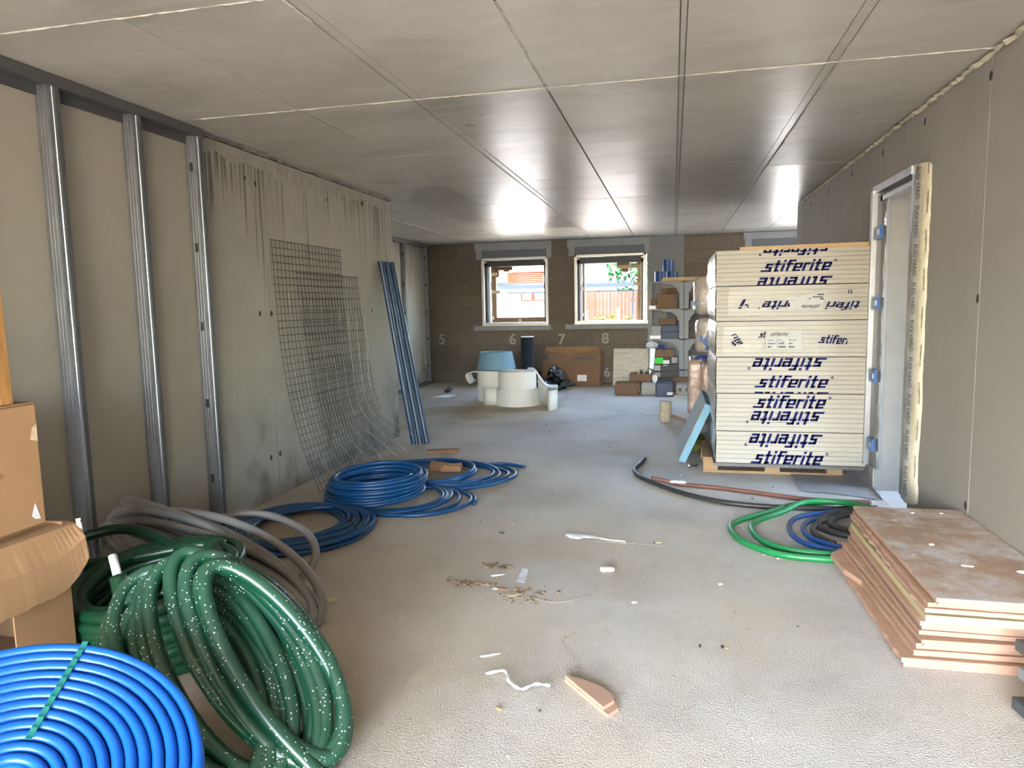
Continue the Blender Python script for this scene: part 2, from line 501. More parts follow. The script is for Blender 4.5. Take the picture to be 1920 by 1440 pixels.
def text_mesh(body, size, bold=0.0, shear=0.0):
    c = bpy.data.curves.new('lettering', 'FONT')
    c.body = body
    c.size = size
    c.align_x = 'CENTER'
    c.align_y = 'CENTER'
    c.extrude = 0.0008
    c.offset = bold
    c.shear = shear
    c.resolution_u = 3
    t = bpy.data.objects.new('lettering', c)
    COL.objects.link(t)
    dg = bpy.context.evaluated_depsgraph_get()
    me = bpy.data.meshes.new_from_object(t.evaluated_get(dg))
    COL.objects.unlink(t)
    bpy.data.objects.remove(t)
    me.materials.clear()
    return me


def smooth_path(keys, n):
    """Catmull-Rom through the keys, n samples a span"""
    K = [np.array(k, float) for k in keys]
    K = [2 * K[0] - K[1]] + K + [2 * K[-1] - K[-2]]
    out = []
    for i in range(1, len(K) - 2):
        p0, p1, p2, p3 = K[i - 1:i + 3]
        for t in np.linspace(0, 1, n, endpoint=False):
            out.append(0.5 * (2 * p1 + (p2 - p0) * t + (2 * p0 - 5 * p1 + 4 * p2 - p3) * t * t + (3 * p1 - p0 - 3 * p2 + p3) * t ** 3))
    out.append(K[-2])
    return np.array(out)


def coil_path(keys, seg=44, jit=0.0, seed=0, start=0.0):
    """one continuous hose: keys are turns (centre, long radius, short radius); neighbours are blended along each turn"""
    rg = np.random.default_rng(seed)
    K = [tuple(np.array(q, float) for q in k) for k in keys]
    out = []
    ph = rg.uniform(0, 6.28, (len(K), 3))
    for i in range(len(K) - 1):
        for s in range(seg):
            t = s / seg
            th = 2 * math.pi * t + start
            C, A, B = [K[i][q] * (1 - t) + K[i + 1][q] * t for q in range(3)]
            p = C + A * math.cos(th) + B * math.sin(th)
            if jit:
                j = np.array([math.sin(2 * th + ph[i][q]) * (1 - t) + math.sin(2 * th + ph[i + 1][q]) * t for q in range(3)])
                p = p + jit * j
            out.append(p)
    return np.array(out)


def floor_clip(P, r):
    P = np.array(P)
    P[:, 2] = np.maximum(P[:, 2], r)
    return P


# ================================================================== SETTING
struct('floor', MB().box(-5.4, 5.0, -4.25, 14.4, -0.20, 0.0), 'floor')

# ceiling: slab with the formwork panels' imprints hanging a few millimetres proud of the joints
ceil = sroot('ceiling', (0, 0, H))
obj('slab', MB().box(-5.6, 5.2, -4.25, 14.4, H + 0.012, H + 0.25), 'joint', ceil)
xe = [(-5.6, -4.72), (-4.715, -3.95), (-3.945, -3.14), (-3.135, -2.337), (-2.332, -1.572), (-1.566, -1.512), (-1.503, -0.741), (-0.726, 0.021),
      (0.028, 0.052), (0.058, 0.796), (0.802, 0.856), (0.864, 1.62), (1.626, 2.39), (2.396, 3.2), (3.206, 4.2), (4.206, 5.2)]
ye = [-4.25, -3.27, -1.77, -0.27, 1.23, 2.735, 4.23, 5.735, 7.235, 8.735, 10.24, 11.75, 13.25, 14.4]
for i, (a, b) in enumerate(xe):
    narrow = b - a < .06
    for k in range(1 if narrow else len(ye) - 1):
        dz = random.uniform(0, 0.0025)
        if b - a < 0.06:
            dz += 0.006
        obj('ceiling_panel', MB().box(a, b, ye[k] + 0.003, (14.4 if narrow else ye[k + 1]) - 0.003, H + dz, H + 0.013), 'ceiling', ceil)


def ridge(name, p, q, wid, drop, parent, m='fin', n=60, z=H):
    p, q = np.array(p), np.array(q)
    d = (q - p) / np.linalg.norm(q - p)
    x = np.array([-d[1], d[0], 0])
    v, f = [], []
    for i in range(n + 1):
        c = p + (q - p) * i / n + x * random.uniform(-.3, .3) * wid
        a, b = wid * random.uniform(.35, .75), drop * random.uniform(.3, 1.1)
        v += [c - x * a, c + x * random.uniform(-.3, .3) * a - np.array([0, 0, b]), c + x * a]
        if i:
            o = 3 * i
            f += [(o - 3, o - 2, o + 1, o), (o - 2, o - 1, o + 2, o + 1)]
    return obj(name, MB().add(v, f), m, parent)


for yj, wd in ((2.735, .008), (4.23, .0055), (1.23, .006)):
    ridge('cement_ridge', (-3.1, yj, H + .001), (1.6, yj, H + .001), wd, .006, ceil, n=150)
ridge('cement_ridge', (.861, -1, H + .001), (.861, 9, H + .001), .010, .006, ceil, n=170)
ridge('cement_ridge', (.797, -1, H + .001), (.797, 9, H + .001), .004, .004, ceil, 'joint', n=170)
ridge('cement_ridge', (-.733, 3.0, H + .001), (-.733, 4.3, H + .001), .012, .007, ceil, n=40)
ridge('cement_ridge', (-1.57, 2.3, H + .001), (-1.57, 3.0, H + .001), .014, .008, ceil, n=30)
ridge('cement_ridge', (-1.506, 5.7, H + .001), (-1.506, 12.0, H + .001), .010, .005, ceil, n=120)
ridge('cement_ridge', (-3.948, 8.2, H + .001), (-3.948, 11.8, H + .001), .022, .008, ceil, n=80)
ridge('foam_seam', (1.605, -1.5, H - .012), (1.605, 9.9, H - .012), .030, .024, ceil, 'expand', n=300)
ridge('cement_ridge', (-3.27, 4.5, H - .003), (-3.27, 8.02, H - .003), .05, .02, ceil, 'joint', n=90)

# left: cast concrete wall (five pours, joints between), further back the recess, nearer the stud lining
wl = sroot('wall_left', (-3.3, 6.2, 0))
obj('core', MB().box(-3.60, -3.300, 4.46, 8.0, 0, H), 'joint', wl)
yy = [4.46, 5.30, 5.585, 6.392, 7.235, 8.0]
for a, b in zip(yy, yy[1:]):
    obj('wall_panel', MB().box(-3.305, -3.29 + random.uniform(-.001, .001), a + .004, b - .004, 0, H - .012), 'conc_left', wl)
obj('end_face', MB().box(-3.60, -3.29, 7.99, 8.02, 0, H - .012), 'conc_left', wl)
ridge('cement_seam', (-3.289, 5.30, .02), (-3.289, 5.301, 2.80), .007, 0, wl)
for yv, zv, r in ((5.15, 1.559, .018), (5.318, 1.556, .020), (6.362, 1.55, .017), (7.347, 1.559, .016), (5.329, .359, .020), (5.188, .352, .019), (7.342, .351, .017),
                  (6.363, .351, .018), (5.05, 2.62, .016), (5.19, 2.60, .018), (7.20, 2.72, .034), (6.40, 2.64, .012)):
    a = [2 * math.pi * i / 12 for i in range(12)]
    v = [(-3.2872, yv + r * math.cos(t) * random.uniform(.8, 1.1), zv + 1.25 * r * math.sin(t)) for t in a]
    obj('tie_hole', MB().add(v, [tuple(range(12))]), 'hole', wl)
# ragged cement under the ceiling
v, f = [], []
n = 90
for i in range(n + 1):
    y = 4.5 + 3.48 * i / n
    dz = .085 + .06 * (noise.noise((y * 5, 0, 0)) + .3) + (.06 if 5.5 < y < 6.2 and noise.noise((y * 9, 3, 0)) > 0 else 0)
    v += [(-3.289, y, H - .013), (-3.266, y, H - .03), (-3.2885, y, H - dz - .02)]
    if i:
        o = 3 * i
        f += [(o - 3, o - 2, o + 1, o), (o - 2, o - 1, o + 2, o + 1)]
obj('cement_skirt', MB().add(v, f), mat('grey_brown_cement', (0.26, 0.24, 0.20), 0.9, var=.2, bump=.4), wl)

wf = sroot('wall_far_left', (-5.0, 11, 0))
obj('core', MB().box(-5.25, -4.99, 8.0, 14.1, 0, H), 'conc_left', wf)
obj('return_wall', MB().box(-5.25, -3.60, 7.8, 8.02, 0, H), 'conc_left', wf)


def stud_mesh(wd, dp, z0, z1):
    """C-shaped steel stud, ribbed on its front face; local: back at x=0, front at x=dp, along y width wd"""
    pr = [(0, 0), (dp, 0), (dp, wd * .18), (dp - .004, wd * .22), (dp - .004, wd * .36), (dp, wd * .40), (dp, wd * .60), (dp - .004, wd * .64), (dp - .004, wd * .78),
          (dp, wd * .82), (dp, wd), (0, wd), (0, wd - .004), (dp - .008, wd - .004), (dp - .008, .004), (0, .004)]
    mb = MB()
    n = len(pr)
    v = [(x, y, z) for z in (z0, z1) for x, y in pr]
    mb.add(v, [(i, (i + 1) % n, n + (i + 1) % n, n + i) for i in range(n)])
    # ribs along the side that looks to the room's open end
    for k in (.25, .5, .75):
        mb.box(dp * k - .004, dp * k + .004, -.003, .001, z0, z1)
    return mb


def studs(root, x, ys, wd=.06, dp=.075, z0=.03, z1=H - .015, name='stud'):
    for y in ys:
        mb = stud_mesh(wd, dp, z0, z1)
        mb.v = [(p[0] + x, p[1] + y, p[2]) for p in mb.v]
        s = obj(name, mb, 'galv', root)
        obj('dark_strip', MB().box(x + dp - .002, x + dp + .0015, y + wd * .62, y + wd * 1.0, z0, z1), 'galv_dark', s)
        if y < 4.3 and x > -4:
            continue
        h = MB()
        for z in np.arange(.35, 2.7, .55):
            h.box(x + dp * .35, x + dp * .65, y - .0045, y - .003, z, z + .06)
        obj('slot', h, 'hole', s)


studs(wf, -4.99, [11.35, 12.55, 13.78])
obj('top_track', MB().box(-5.0, -4.90, 8.02, 13.88, H - .07, H - .004), 'galv_dark', wf)
obj('floor_track', MB().box(-5.0, -4.90, 8.02, 13.88, 0, .05), 'galv_dark', wf)

wn = sroot('wall_near_left', (-3.3, 1, 0))
obj('core', MB().box(-3.6, -3.31, -4.25, 4.46, 0, H), 'joint', wn)
yb_ = [-4.25, -2.6, -1.4, -.2, .98, 2.18, 3.235, 3.84, 4.46]
for a, b in zip(yb_, yb_[1:]):
    obj('lining_panel', MB().box(-3.315, -3.298, a + .002, b - .002, 0.02, H - .01), 'lining', wn)
obj('top_track', MB().box(-3.298, -3.205, -4.25, 4.46, H - .062, H - .003), 'galv_dark', wn)
obj('track_shade', MB().box(-3.298, -3.285, -4.25, 4.46, H - .11, H - .06), 'galv_dark', wn)  # dark strip modelled as the shade below the top track
obj('floor_track', MB().box(-3.298, -3.205, -4.25, 4.46, 0, .045), 'galv_dark', wn)
studs(wn, -3.298, [4.375, 3.80, 3.20, 2.60, 2.0, 1.4], wd=.072, dp=.085)

# right: concrete wall with door opening
wr = sroot('wall_right', (1.7, 4, 0))
DY0, DY1, DZ0, DZ1 = 5.33, 6.20, 0.0, 2.44
c = MB().box(1.632, 1.90, -4.25, DY0, 0, H).box(1.632, 1.90, DY1, 10.21, 0, H).box(1.632, 1.90, DY0, DY1, DZ1, H)
obj('core', c, 'joint', wr)
jr = [-4.25, -2.8, -1.3, .2, 1.8, 3.0, 4.30, DY0]
for a, b in zip(jr, jr[1:]):
    obj('wall_panel', MB().box(1.62 + random.uniform(-.001, .001), 1.634, a + .0035, b - .0035, 0, H - .01), 'conc_right', wr)
for a, b in ((DY0, 5.69), (5.69, DY1)):
    obj('wall_panel', MB().box(1.62, 1.634, a + .0035, b - .0035, DZ1, H - .01), 'conc_right', wr)
for a, b in zip([DY1, 6.29, 6.75, 7.285, 8.2, 9.27, 9.82, 10.215], [6.29, 6.75, 7.285, 8.2, 9.27, 9.82, 10.215]):
    obj('wall_panel', MB().box(1.62 + random.uniform(-.001, .001), 1.634, a + .0035, b - .0035, 0, H - .01), 'conc_right', wr)
obj('end_face', MB().box(1.622, 1.90, 10.205, 10.225, 0, H - .01), 'conc_right', wr)
for yv, zv in ((4.30, 2.732), (5.295, 2.739), (6.254, 2.729), (4.315, 1.571), (4.33, .41), (7.248, 2.739), (8.25, 2.73), (9.25, 2.73)):
    a = [2 * math.pi * i / 12 for i in range(12)]
    r = .020
    v = [(1.6172, yv + r * math.cos(t), zv + 1.3 * r * math.sin(t)) for t in a]
    obj('tie_hole', MB().add(v, [tuple(range(12))]), 'hole', wr)
ridge('cement_seam', (1.6195, 4.301, .05), (1.6195, 4.30, 2.3), .003, 0, wr, n=80)
struct('wall_far_right', MB().box(4.6, 4.8, 6.5, 11.3, 0, H).box(4.6, 4.8, 13.4, 14.1, 0, H).box(4.6, 4.8, 11.3, 13.4, 2.45, H), 'conc_right')
wb2 = struct('wall_room_beyond', MB().box(1.75, 4.7, 6.72, 6.84, -.0, 2.455), 'roombeyond')
struct('trim_1', MB().box(1.90, 4.7, 6.70, 6.90, 2.456, H), 'conc_right')
struct('wall_corridor_unseen', MB().box(4.6, 4.8, -4.25, 3.2, 0, H).box(4.6, 4.8, 3.2, 6.2, 0, .5).box(4.6, 4.8, 3.2, 6.2, 2.5, H).box(4.6, 4.8, 6.2, 6.5, 0, H), 'conc_right')  # unseen wall, its opening added to let daylight into the room beyond

# the open front of the building: side piers only, daylight comes in between
struct('wall_front', MB().box(-3.6, -2.9, -4.25, -4.0, 0, H).box(1.62, 5.0, -4.25, -4.0, 0, H), 'conc_left')

# back wall of wood-chip blocks
YB = 13.9
WIN = [(-3.80, -2.41, 1.17, 2.79), (-1.91, -0.50, 1.18, 2.80), (1.40, 2.80, 1.18, 2.82)]
PIL = (-0.48, 0.20)
wb = sroot('wall_back', (0, YB, 0))


def spans(z0, z1):
    cut = [(-5.05, -5.05)]
    for a, b, c0, c1 in WIN:
        if z1 > c0 + .02 and z0 < c1 - .02:
            cut.append((a, b))
    cut.append(PIL)
    cut.append((4.6, 4.6))
    cut.sort()
    return [(cut[i][1], cut[i + 1][0]) for i in range(len(cut) - 1)]


zc = [0.0] + [.012 + .2555 * k for k in range(1, 12)] + [H]
core = MB()
for k in range(len(zc) - 1):
    z0, z1 = zc[k], zc[k + 1]
    # keep rows from crossing window edges
    for a, b in spans(z0, z1):
        if b - a < .05:
            continue
        core.box(a, b, YB + .010, YB + .30, z0, z1)
        x = a
        off = -5.05 + (0.5 if k % 2 else 0.0) - random.choice((0, .25))
        while x < b - .01:
            nx = min(b, off + (math.floor((x - off) / 1.0 + 1e-6) + 1))
            if b - nx < .12:
                nx = b
            j = random.uniform(-.003, .003)
            obj('block', MB().box(x + .004, nx - .004, YB + j, YB + .05, z0 + .004, z1 - .004), 'block', wb)
            x = nx
obj('joint_backing', core, 'mortar', wb)
obj('pillar', MB().box(PIL[0], PIL[1], YB - .005, YB + .30, 0, H), 'col_grey', wb)
for ch, x, z, s in (('5', -4.678, .90, .30), ('6', -3.176, .889, .30), ('7', -2.17, .88, .30), ('8', -1.298, .894, .30)):
    me = text_mesh(ch, s, .006)
    me.transform(Matrix.Translation((x, YB - .006, z)) @ Matrix.Rotation(R(90), 4, 'X'))
    obj('stencil_number', me, 'stencil', wb)
me = text_mesh('6', .26, .004)
me.transform(Matrix.Translation((-1.27, YB - .006, .22)) @ Matrix.Rotation(R(90), 4, 'X'))
obj('stencil_number', me, 'stencil', wb)


def window(k, x0, x1, z0, z1, zf):
    r = sroot('window_%d' % k, ((x0 + x1) / 2, YB, z0))
    y = YB
    # plaster band round the shutter box, the box in two panels, the sill band
    e = .012
    obj('plaster_band', MB().box(x0 - .13, x1 + .06, y - e, y + .02, z1 - .10, H - .01).box(x0 - .10, x0 + .02, y - e - .002, y + .02, zf - .02, z1 - .09)
        .box(x1 - .04, x1 + .05, y - e - .002, y + .02, zf - .02, z1 - .09), 'plaster', r)
    xm = x0 + (x1 - x0) * .66
    obj('shutter_panel', MB().box(x0 + .02, xm - .004, y - .008, y + .20, zf + .005, z1 - .10), 'shutter', r)
    obj('shutter_panel', MB().box(xm + .004, x1 - .04, y - .006, y + .20, zf + .005, z1 - .10), 'shutter', r)
    obj('sill_band', MB().box(x0 - .18, x1 + .03, y - e, y + .02, z0 - .11, z0 - .015), 'plaster', r)
    obj('sill_block', MB().box(x0 - .02, x1 + .02, y + .004, y + .30, 1.03, z0 - .02), 'block', r)
    # aluminium subframe
    a, b, t = x0 + .01, x1 - .01, .055
    obj('subframe', MB().box(a, a + t, y - .045, y + .30, z0, zf).box(b - t, b, y - .045, y + .30, z0, zf).box(a, b, y - .045, y + .02, zf - .045, zf)
        .box(a, b, y - .05, y + .30, z0 - .02, z0 + .05), 'sub_frame', r, bevel=.006)
    g = .05
    obj('roller_guide', MB().box(a + t, a + t + g, y + .02, y + .16, z0 + .05, zf - .045).box(b - t - g * .8, b - t, y + .02, y + .16, z0 + .05, zf - .045)
        .box(a + t, b - t, y + .02, y + .30, zf - .17, zf - .045), 'black_frame', r)
    for px in (a + t + .025, b - t - .02):
        bt = MB()
        bt.box(px - .018, px + .018, y + .0, y + .02, zf - .095, zf - .06)
        obj('corner_bolt', bt, 'sub_frame', r)
    return r, a + t, b - t


# window 1
r, a, b = window(1, *WIN[0][:2], 1.19, 2.79, 2.535)
obj('foam_strip', MB().box(a + .05, a + .085, YB + .10, YB + .14, 1.24, 2.41), 'white_strip', r)
obj('outer_batten', MB().box(a + .085, a + .19, YB + .20, YB + .28, 1.24, 2.40), 'brown_wood', r)
obj('outer_batten', MB().box(a + .19, b - .05, YB + .20, YB + .28, 1.23, 1.335), 'brown_wood', r)
obj('outer_batten', MB().box(a + .19, a + .53, YB + .22, YB + .28, 2.30, 2.40).box(a + .35, a + .47, YB + .20, YB + .26, 2.27, 2.33).box(a + .19, a + .25, YB + .20, YB + .26, 2.16, 2.31), 'brown_wood', r)
for zz, wd in ((2.19, .13), (1.83, .19), (1.30, .05)):
    obj('foam_spacer', MB().box(a + .085, a + .085 + wd, YB + .165, YB + .23, zz, zz + .065), 'tan_foam', r)
obj('foam_spacer', MB().box(a + .66, a + .71, YB + .15, YB + .21, 1.24, 1.30), 'tan_foam', r)
# window 2
r, a, b = window(2, *WIN[1][:2], 1.20, 2.80, 2.54)
obj('foam_strip', MB().box(a + .05, a + .075, YB + .10, YB + .14, 1.24, 2.40), 'white_strip', r)
obj('outer_batten', MB().box(a + .075, a + .12, YB + .20, YB + .28, 1.24, 2.40), 'brown_wood', r)
obj('outer_batten', MB().box(b - .12, b - .05, YB + .20, YB + .28, 1.24, 2.42), 'pine', r)
obj('outer_batten', MB().box(a + .76, a + 1.01, YB + .22, YB + .28, 2.30, 2.42).box(a + .86, a + .99, YB + .20, YB + .26, 2.20, 2.27), 'brown_wood', r)
obj('cross_batten', MB().box(a + .79, b - .06, YB + .15, YB + .20, 2.262, 2.325), 'tan_foam', r)
for xx, zz, wd in ((b - .19, 1.93, .13), (a + .07, 1.86, .07), (a + .08, 1.34, .06)):
    obj('foam_spacer', MB().box(xx, xx + wd, YB + .14, YB + .20, zz, zz + .06), 'tan_foam', r)
# window 3, only its top is seen above the stack
r, a, b = window(3, *WIN[2][:2], 1.20, 2.82, 2.55)

for xa, xb_ in ((1.46, 1.84), (2.26, 2.74)):  # unseen boards added to narrow this window's reflection on the ceiling
    obj('light_blocker', MB().box(xa, xb_, YB + .05, YB + .08, 1.24, 2.50), 'shutter', r)

# ================================================================== OUTSIDE
struct('ground', MB().box(-40, 40, 14.4, 60, -.6, -.4).box(-40, 40, -40, -4.25, -.4, -.02).box(5.0, 40, -4.25, 14.4, -.4, -.02), 'yard')
hb = thing('neighbour_house', 'white rendered house with red boarded gable seen through the left window', 'house', (-4.5, 20, -.4))
obj('wall', MB().box(-9.5, -2.95, 20.0, 27, -.4, 1.95), 'whitewall', hb)
obj('wall_upper', MB().box(-9.5, -4.55, 20.0, 27, 2.30, 3.4), 'whitewall', hb)
ft = obj('window_frame', MB().box(-4.30, -3.42, 19.95, 20.02, 1.70, 1.94), 'redwood', hb)
obj('window_pane', MB().box(-4.24, -3.97, 19.93, 19.96, 1.73, 1.91).box(-3.88, -3.48, 19.93, 19.96, 1.73, 1.91), 'glass_dark', ft)
for k in range(6):
    obj('gable_board', MB().box(-4.68, -3.60, 19.97, 20.03, 2.20 + k * .055, 2.25 + k * .055), 'redwood', hb)
obj('fascia', MB().add([(-5.3, 19.9, 2.66), (-2.6, 19.9, 2.44), (-2.6, 19.9, 2.56), (-5.3, 19.9, 2.80), (-5.3, 21, 2.66), (-2.6, 21, 2.44), (-2.6, 21, 2.56), (-5.3, 21, 2.80)],
                       [(0, 1, 2, 3), (4, 5, 6, 7), (0, 1, 5, 4), (3, 2, 6, 7), (0, 3, 7, 4), (1, 2, 6, 5)]), 'whitewall', hb)
obj('gable_end', MB().box(-3.62, -3.40, 19.95, 20.1, 2.2, 2.46), 'whitewall', hb)
ca = thing('carport_canopy', 'blue-grey steel gutter and canopy edge crossing both window views', 'canopy', (-3, 18.5, 1.9))
y0 = 18.6


def sc(x, z, y):
    return x * y / 20.0, 1.586 + (z - 1.586) * y / 20.0


for x in (-7.0, 1.2):
    obj('post', MB().box(x, x + .1, 18.62, 18.72, -.4, 1.9), 'bluesteel', ca)
for nm, z0, z1, dx, m_ in (('upper_rail', 2.17, 2.22, 0, 'bluesteel'), ('gutter', 2.02, 2.16, -.03, 'bluesteel'), ('lower_rail', 1.975, 2.0, .02, 'bluesteel'), ('underside', 1.90, 1.955, .1, 'bluesteel')):
    xa, za = sc(-8, z0 + .02, y0)
    xb_, zb = sc(1.5, z1, y0)
    obj(nm, MB().box(xa, xb_, y0 + dx, y0 + dx + .08, za, zb), m_, ca)
fe = thing('board_fence', 'pinkish red vertical board fence seen through the right window', 'fence', (-1.5, 20, -.4))
obj('added_white_base', MB().box(-2.93, -.2, 19.98, 20.2, -.4, 1.09), 'whitewall', fe)  # unseen white base added to keep the window's ceiling reflection bright
for k in range(26):
    x = -2.93 + k * .105
    obj('fence_board', MB().box(x, x + .098, 20 + random.uniform(-.01, .01), 20.05, 1.095, 1.93), 'redfence', fe)
for x, z, nm in ((-2.28, 1.40, 0), (-1.42, 1.46, 1)):
    o = obj('timber_stake', MB().box(x - .035, x + .035, 19.0, 19.06, -.4, z), 'pine')
    tag(o, ('short' if nm == 0 else 'taller') + ' timber stake in front of the red fence', 'stake')
o = obj('prop_pole', MB().tube([(-1.02, 18.9, 1.9), (-1.16, 18.9, -.4)], .02, 8), 'bluesteel')
tag(o, 'thin slanting grey pole in front of the red fence', 'pole')


def leafy(name, c, size, n, ls, m_, label, cat, sx=1.0):
    mb = MB()
    for i in range(n):
        d = Vector(rng.normal(0, 1, 3)).normalized() * (random.random() ** .4)
        p = Vector((c[0] + d.x * size[0], c[1] + d.y * size[1], c[2] + d.z * size[2]))
        q = Vector(rng.normal(0, 1, 3)).normalized() * ls
        s_ = q.orthogonal().normalized() * ls * .5
        mb.add([p - q, p + s_, p + q, p - s_], [(0, 1, 2, 3)])
    o = obj(name, mb, m_)
    return tag(o, label, cat)


leafy('tree', (-.9, 25, 3.2), (1.5, 1.2, 1.6), 900, .16, 'leaf', 'green leafy tree beyond the gutter, top of the right window', 'tree')
MBs = MB().tube([(-.9, 25, -.4), (-.85, 25, 1.2), (-.9, 25, 3.2)], .12, 8)
tr = obj('trunk', MBs, 'brown_wood', bpy.data.objects['tree'])
for i, (x, zz) in enumerate(((-1.95, 1.12), (-1.62, 1.15), (-1.12, 1.13))):
    leafy('shrub', (x, 19.3, zz), (.16, .12, .16), 110, .05, 'yellowleaf', ('first', 'second', 'third')[i] + ' yellow-green shrub along the foot of the red fence, counted from the left', 'shrub')
    obj('stem', MB().tube([(x, 19.3, -.4), (x, 19.3, zz)], .02, 6), 'brown_wood', bpy.data.objects['shrub' if i == 0 else 'shrub.%03d' % i])

# ================================================================== DOOR POCKET FRAME
df = sroot('door_1', (1.62, 5.8, .2))
obj('near_post', MB().box(1.585, 1.625, 5.33, 5.40, .19, 2.475), 'galv', df)
obj('head_rail', MB().box(1.575, 1.625, 5.39, 6.34, 2.42, 2.475), 'galv', df)
obj('head_rail', MB().box(1.60, 1.68, 5.39, 6.2, 2.35, 2.385), 'galv', df)
obj('head_channel', MB().box(1.63, 1.72, 5.39, 6.2, 2.385, 2.42), 'galv_dark', df)
obj('far_post', MB().box(1.56, 1.625, 6.27, 6.33, .20, 2.44), 'galv', df)
obj('far_post', MB().box(1.625, 1.645, 6.10, 6.20, .20, 2.40), 'galv', df)
obj('far_channel', MB().box(1.60, 1.625, 6.14, 6.27, .20, 2.40), 'galv_dark', df)
v, f = [], []
n = 60
for i in range(n + 1):
    z = .20 + 2.18 * i / n
    v += [(1.612 + .008 * noise.noise((z * 9, 0, 0)), 6.06 + .02 * noise.noise((z * 7, 2, 0)), z), (1.615 + .01 * noise.noise((z * 8, 5, 0)), 6.115, z)]
    if i:
        o = 2 * i
        f.append((o - 2, o - 1, o + 1, o))
obj('foil_lip', MB().add(v, f), 'foil', df)
for z in (2.102, 1.546, .96, .397):
    cl = obj('clip', MB().box(1.575, 1.60, 6.10, 6.22, z - .05, z + .05), 'clip_blue', df)
    obj('pin', MB().box(1.570, 1.575, 6.12, 6.15, z - .02, z + .02), 'galv', cl)
# expanding foam bead with a strip of printed tape over it
v, f = [], []
n, mseg = 80, 10
for i in range(n + 1):
    z = .17 + 2.29 * i / n
    wv = .115 + .035 * noise.noise((z * 3, 1, 0)) + .01 * noise.noise((z * 15, 1, 4))
    if i in (0, n):
        wv *= .5
    for k in range(mseg + 1):
        t = math.pi * k / mseg
        v.append((1.622 - .045 * math.sin(t) * (1 + .25 * noise.noise((z * 11, t * 2, 0))), 5.235 + wv * math.cos(t) * (1 + .08 * noise.noise((z * 13, 8, t))), z))
    if i:
        o = i * (mseg + 1)
        f += [(o - mseg - 1 + k, o - mseg + k, o + 1 + k, o + k) for k in range(mseg)]
obj('foam_bead', MB().add(v, f), 'expand', df, smooth=True)


def on_bead(z, t, lift):
    wv = .115 + .035 * noise.noise((z * 3, 1, 0))
    return (1.622 - (.047 + lift) * math.sin(t) * 1.12, 5.235 + (wv + lift) * math.cos(t), z)


v, f = [], []
for i in range(n + 1):
    z = .19 + 2.22 * i / n
    t0 = R(58 + 5 * noise.noise((z * 5, 7, 1)))
    t1 = R(126 + 14 * noise.noise((z * 4, 3, 9)))
    for k in range(7):
        v.append(on_bead(z, t0 + (t1 - t0) * k / 6, .005))
    if i:
        o = i * 7
        f += [(o - 7 + k, o - 6 + k, o + 1 + k, o + k) for k in range(6)]
tp = obj('print_tape', MB().add(v, f), 'tape', df, smooth=True)
tx = text_mesh('FUGI VARIO', .063, .0014)
tx2 = text_mesh('www.fugivario.com', .030, .0010)
for k in range(9):
    z = .33 + k * .25
    for src, tc_, wd_, m_, zo in ((tx, R(105), R(30), 'print_grey', 0), (tx2, R(76), R(20), 'print_black', 0), (tx2, R(160), R(14), 'print_grey', .12)):
        me = src.copy()
        co = [v_.co.copy() for v_ in me.vertices]
        hh = max(abs(c_.y) for c_ in co)
        for v_, c_ in zip(me.vertices, co):
            v_.co = on_bead(z + zo - c_.x * .62, tc_ + c_.y / hh * wd_ / 2, .0075)
        obj('tape_print', me, m_, tp)

# ================================================================== STACK OF INSULATION PACKS
pal = thing('pallet', 'wooden pallet carrying the stack of white insulation packs', 'pallet', (.9, 7.1, 0))
for y in (6.66, 7.25, 7.82):
    obj('skid', MB().box(.28, 1.50, y, y + .10, 0, .022), 'pallet', pal)
    for x in (.285, .83, 1.36):
        obj('pallet_block', MB().box(x, x + .13, y, y + .10, .022, .10), 'pallet', pal)
    obj('stringer', MB().box(.28, 1.50, y, y + .10, .10, .122), 'pallet', pal)
for k in range(7):
    obj('deck_board', MB().box(.28 + k * .185, .28 + k * .185 + .11, 6.66, 7.92, .122, .144), 'pallet', pal)
dk = obj('support_bar', MB().box(.36, 1.58, 6.30, 7.9, .144, .172), 'galv_dark')
tag(dk, 'dark flat sheet lying on the pallet under the lowest insulation pack', 'sheet')

GL = {'s': (.95, [(.12, .76, .95, 1), (.12, .40, .42, 1), (.12, .40, .9, .60), (.6, 0, .9, .6), (-.28, 0, .9, .22)]),
      't': (.78, [(.18, 0, .48, 1.38), (0, .78, .78, 1), (.18, 0, .70, .22)]),
      'i': (.3, [(0, 0, .3, 1), (0, 1.14, .3, 1.4)]),
      'f': (.80, [(.16, 0, .46, 1.4), (.16, 1.18, .98, 1.4), (0, .78, .8, 1)]),
      'e': (.95, [(0, 0, .3, 1), (0, .78, .95, 1), (.66, .40, .95, 1), (0, .36, .95, .56), (0, 0, .9, .22)]),
      'r': (.70, [(0, 0, .3, 1), (0, .75, .74, 1)])}


def logo_polys(word, reg=True):
    out, x = [], 0.0
    for ch in word:
        wd, rects = GL[ch]
        for a, b, c, d in rects:
            out.append([(x + a + .36 * b, b), (x + c + .36 * b, b), (x + c + .36 * d, d), (x + a + .36 * d, d)])
        x += wd + .13
    if reg:
        cx, cyy = x + .36 * 1.2 + .12, 1.18
        for i in range(8):
            t0, t1 = 2 * math.pi * i / 8, 2 * math.pi * (i + 1) / 8
            out.append([(cx + .17 * math.cos(t0), cyy + .17 * math.sin(t0)), (cx + .17 * math.cos(t1), cyy + .17 * math.sin(t1)),
                        (cx + .12 * math.cos(t1), cyy + .12 * math.sin(t1)), (cx + .12 * math.cos(t0), cyy + .12 * math.sin(t0))])
        out.append([(cx - .05, cyy - .08), (cx + .05, cyy - .08), (cx + .05, cyy + .08), (cx - .05, cyy + .08)])
    return out


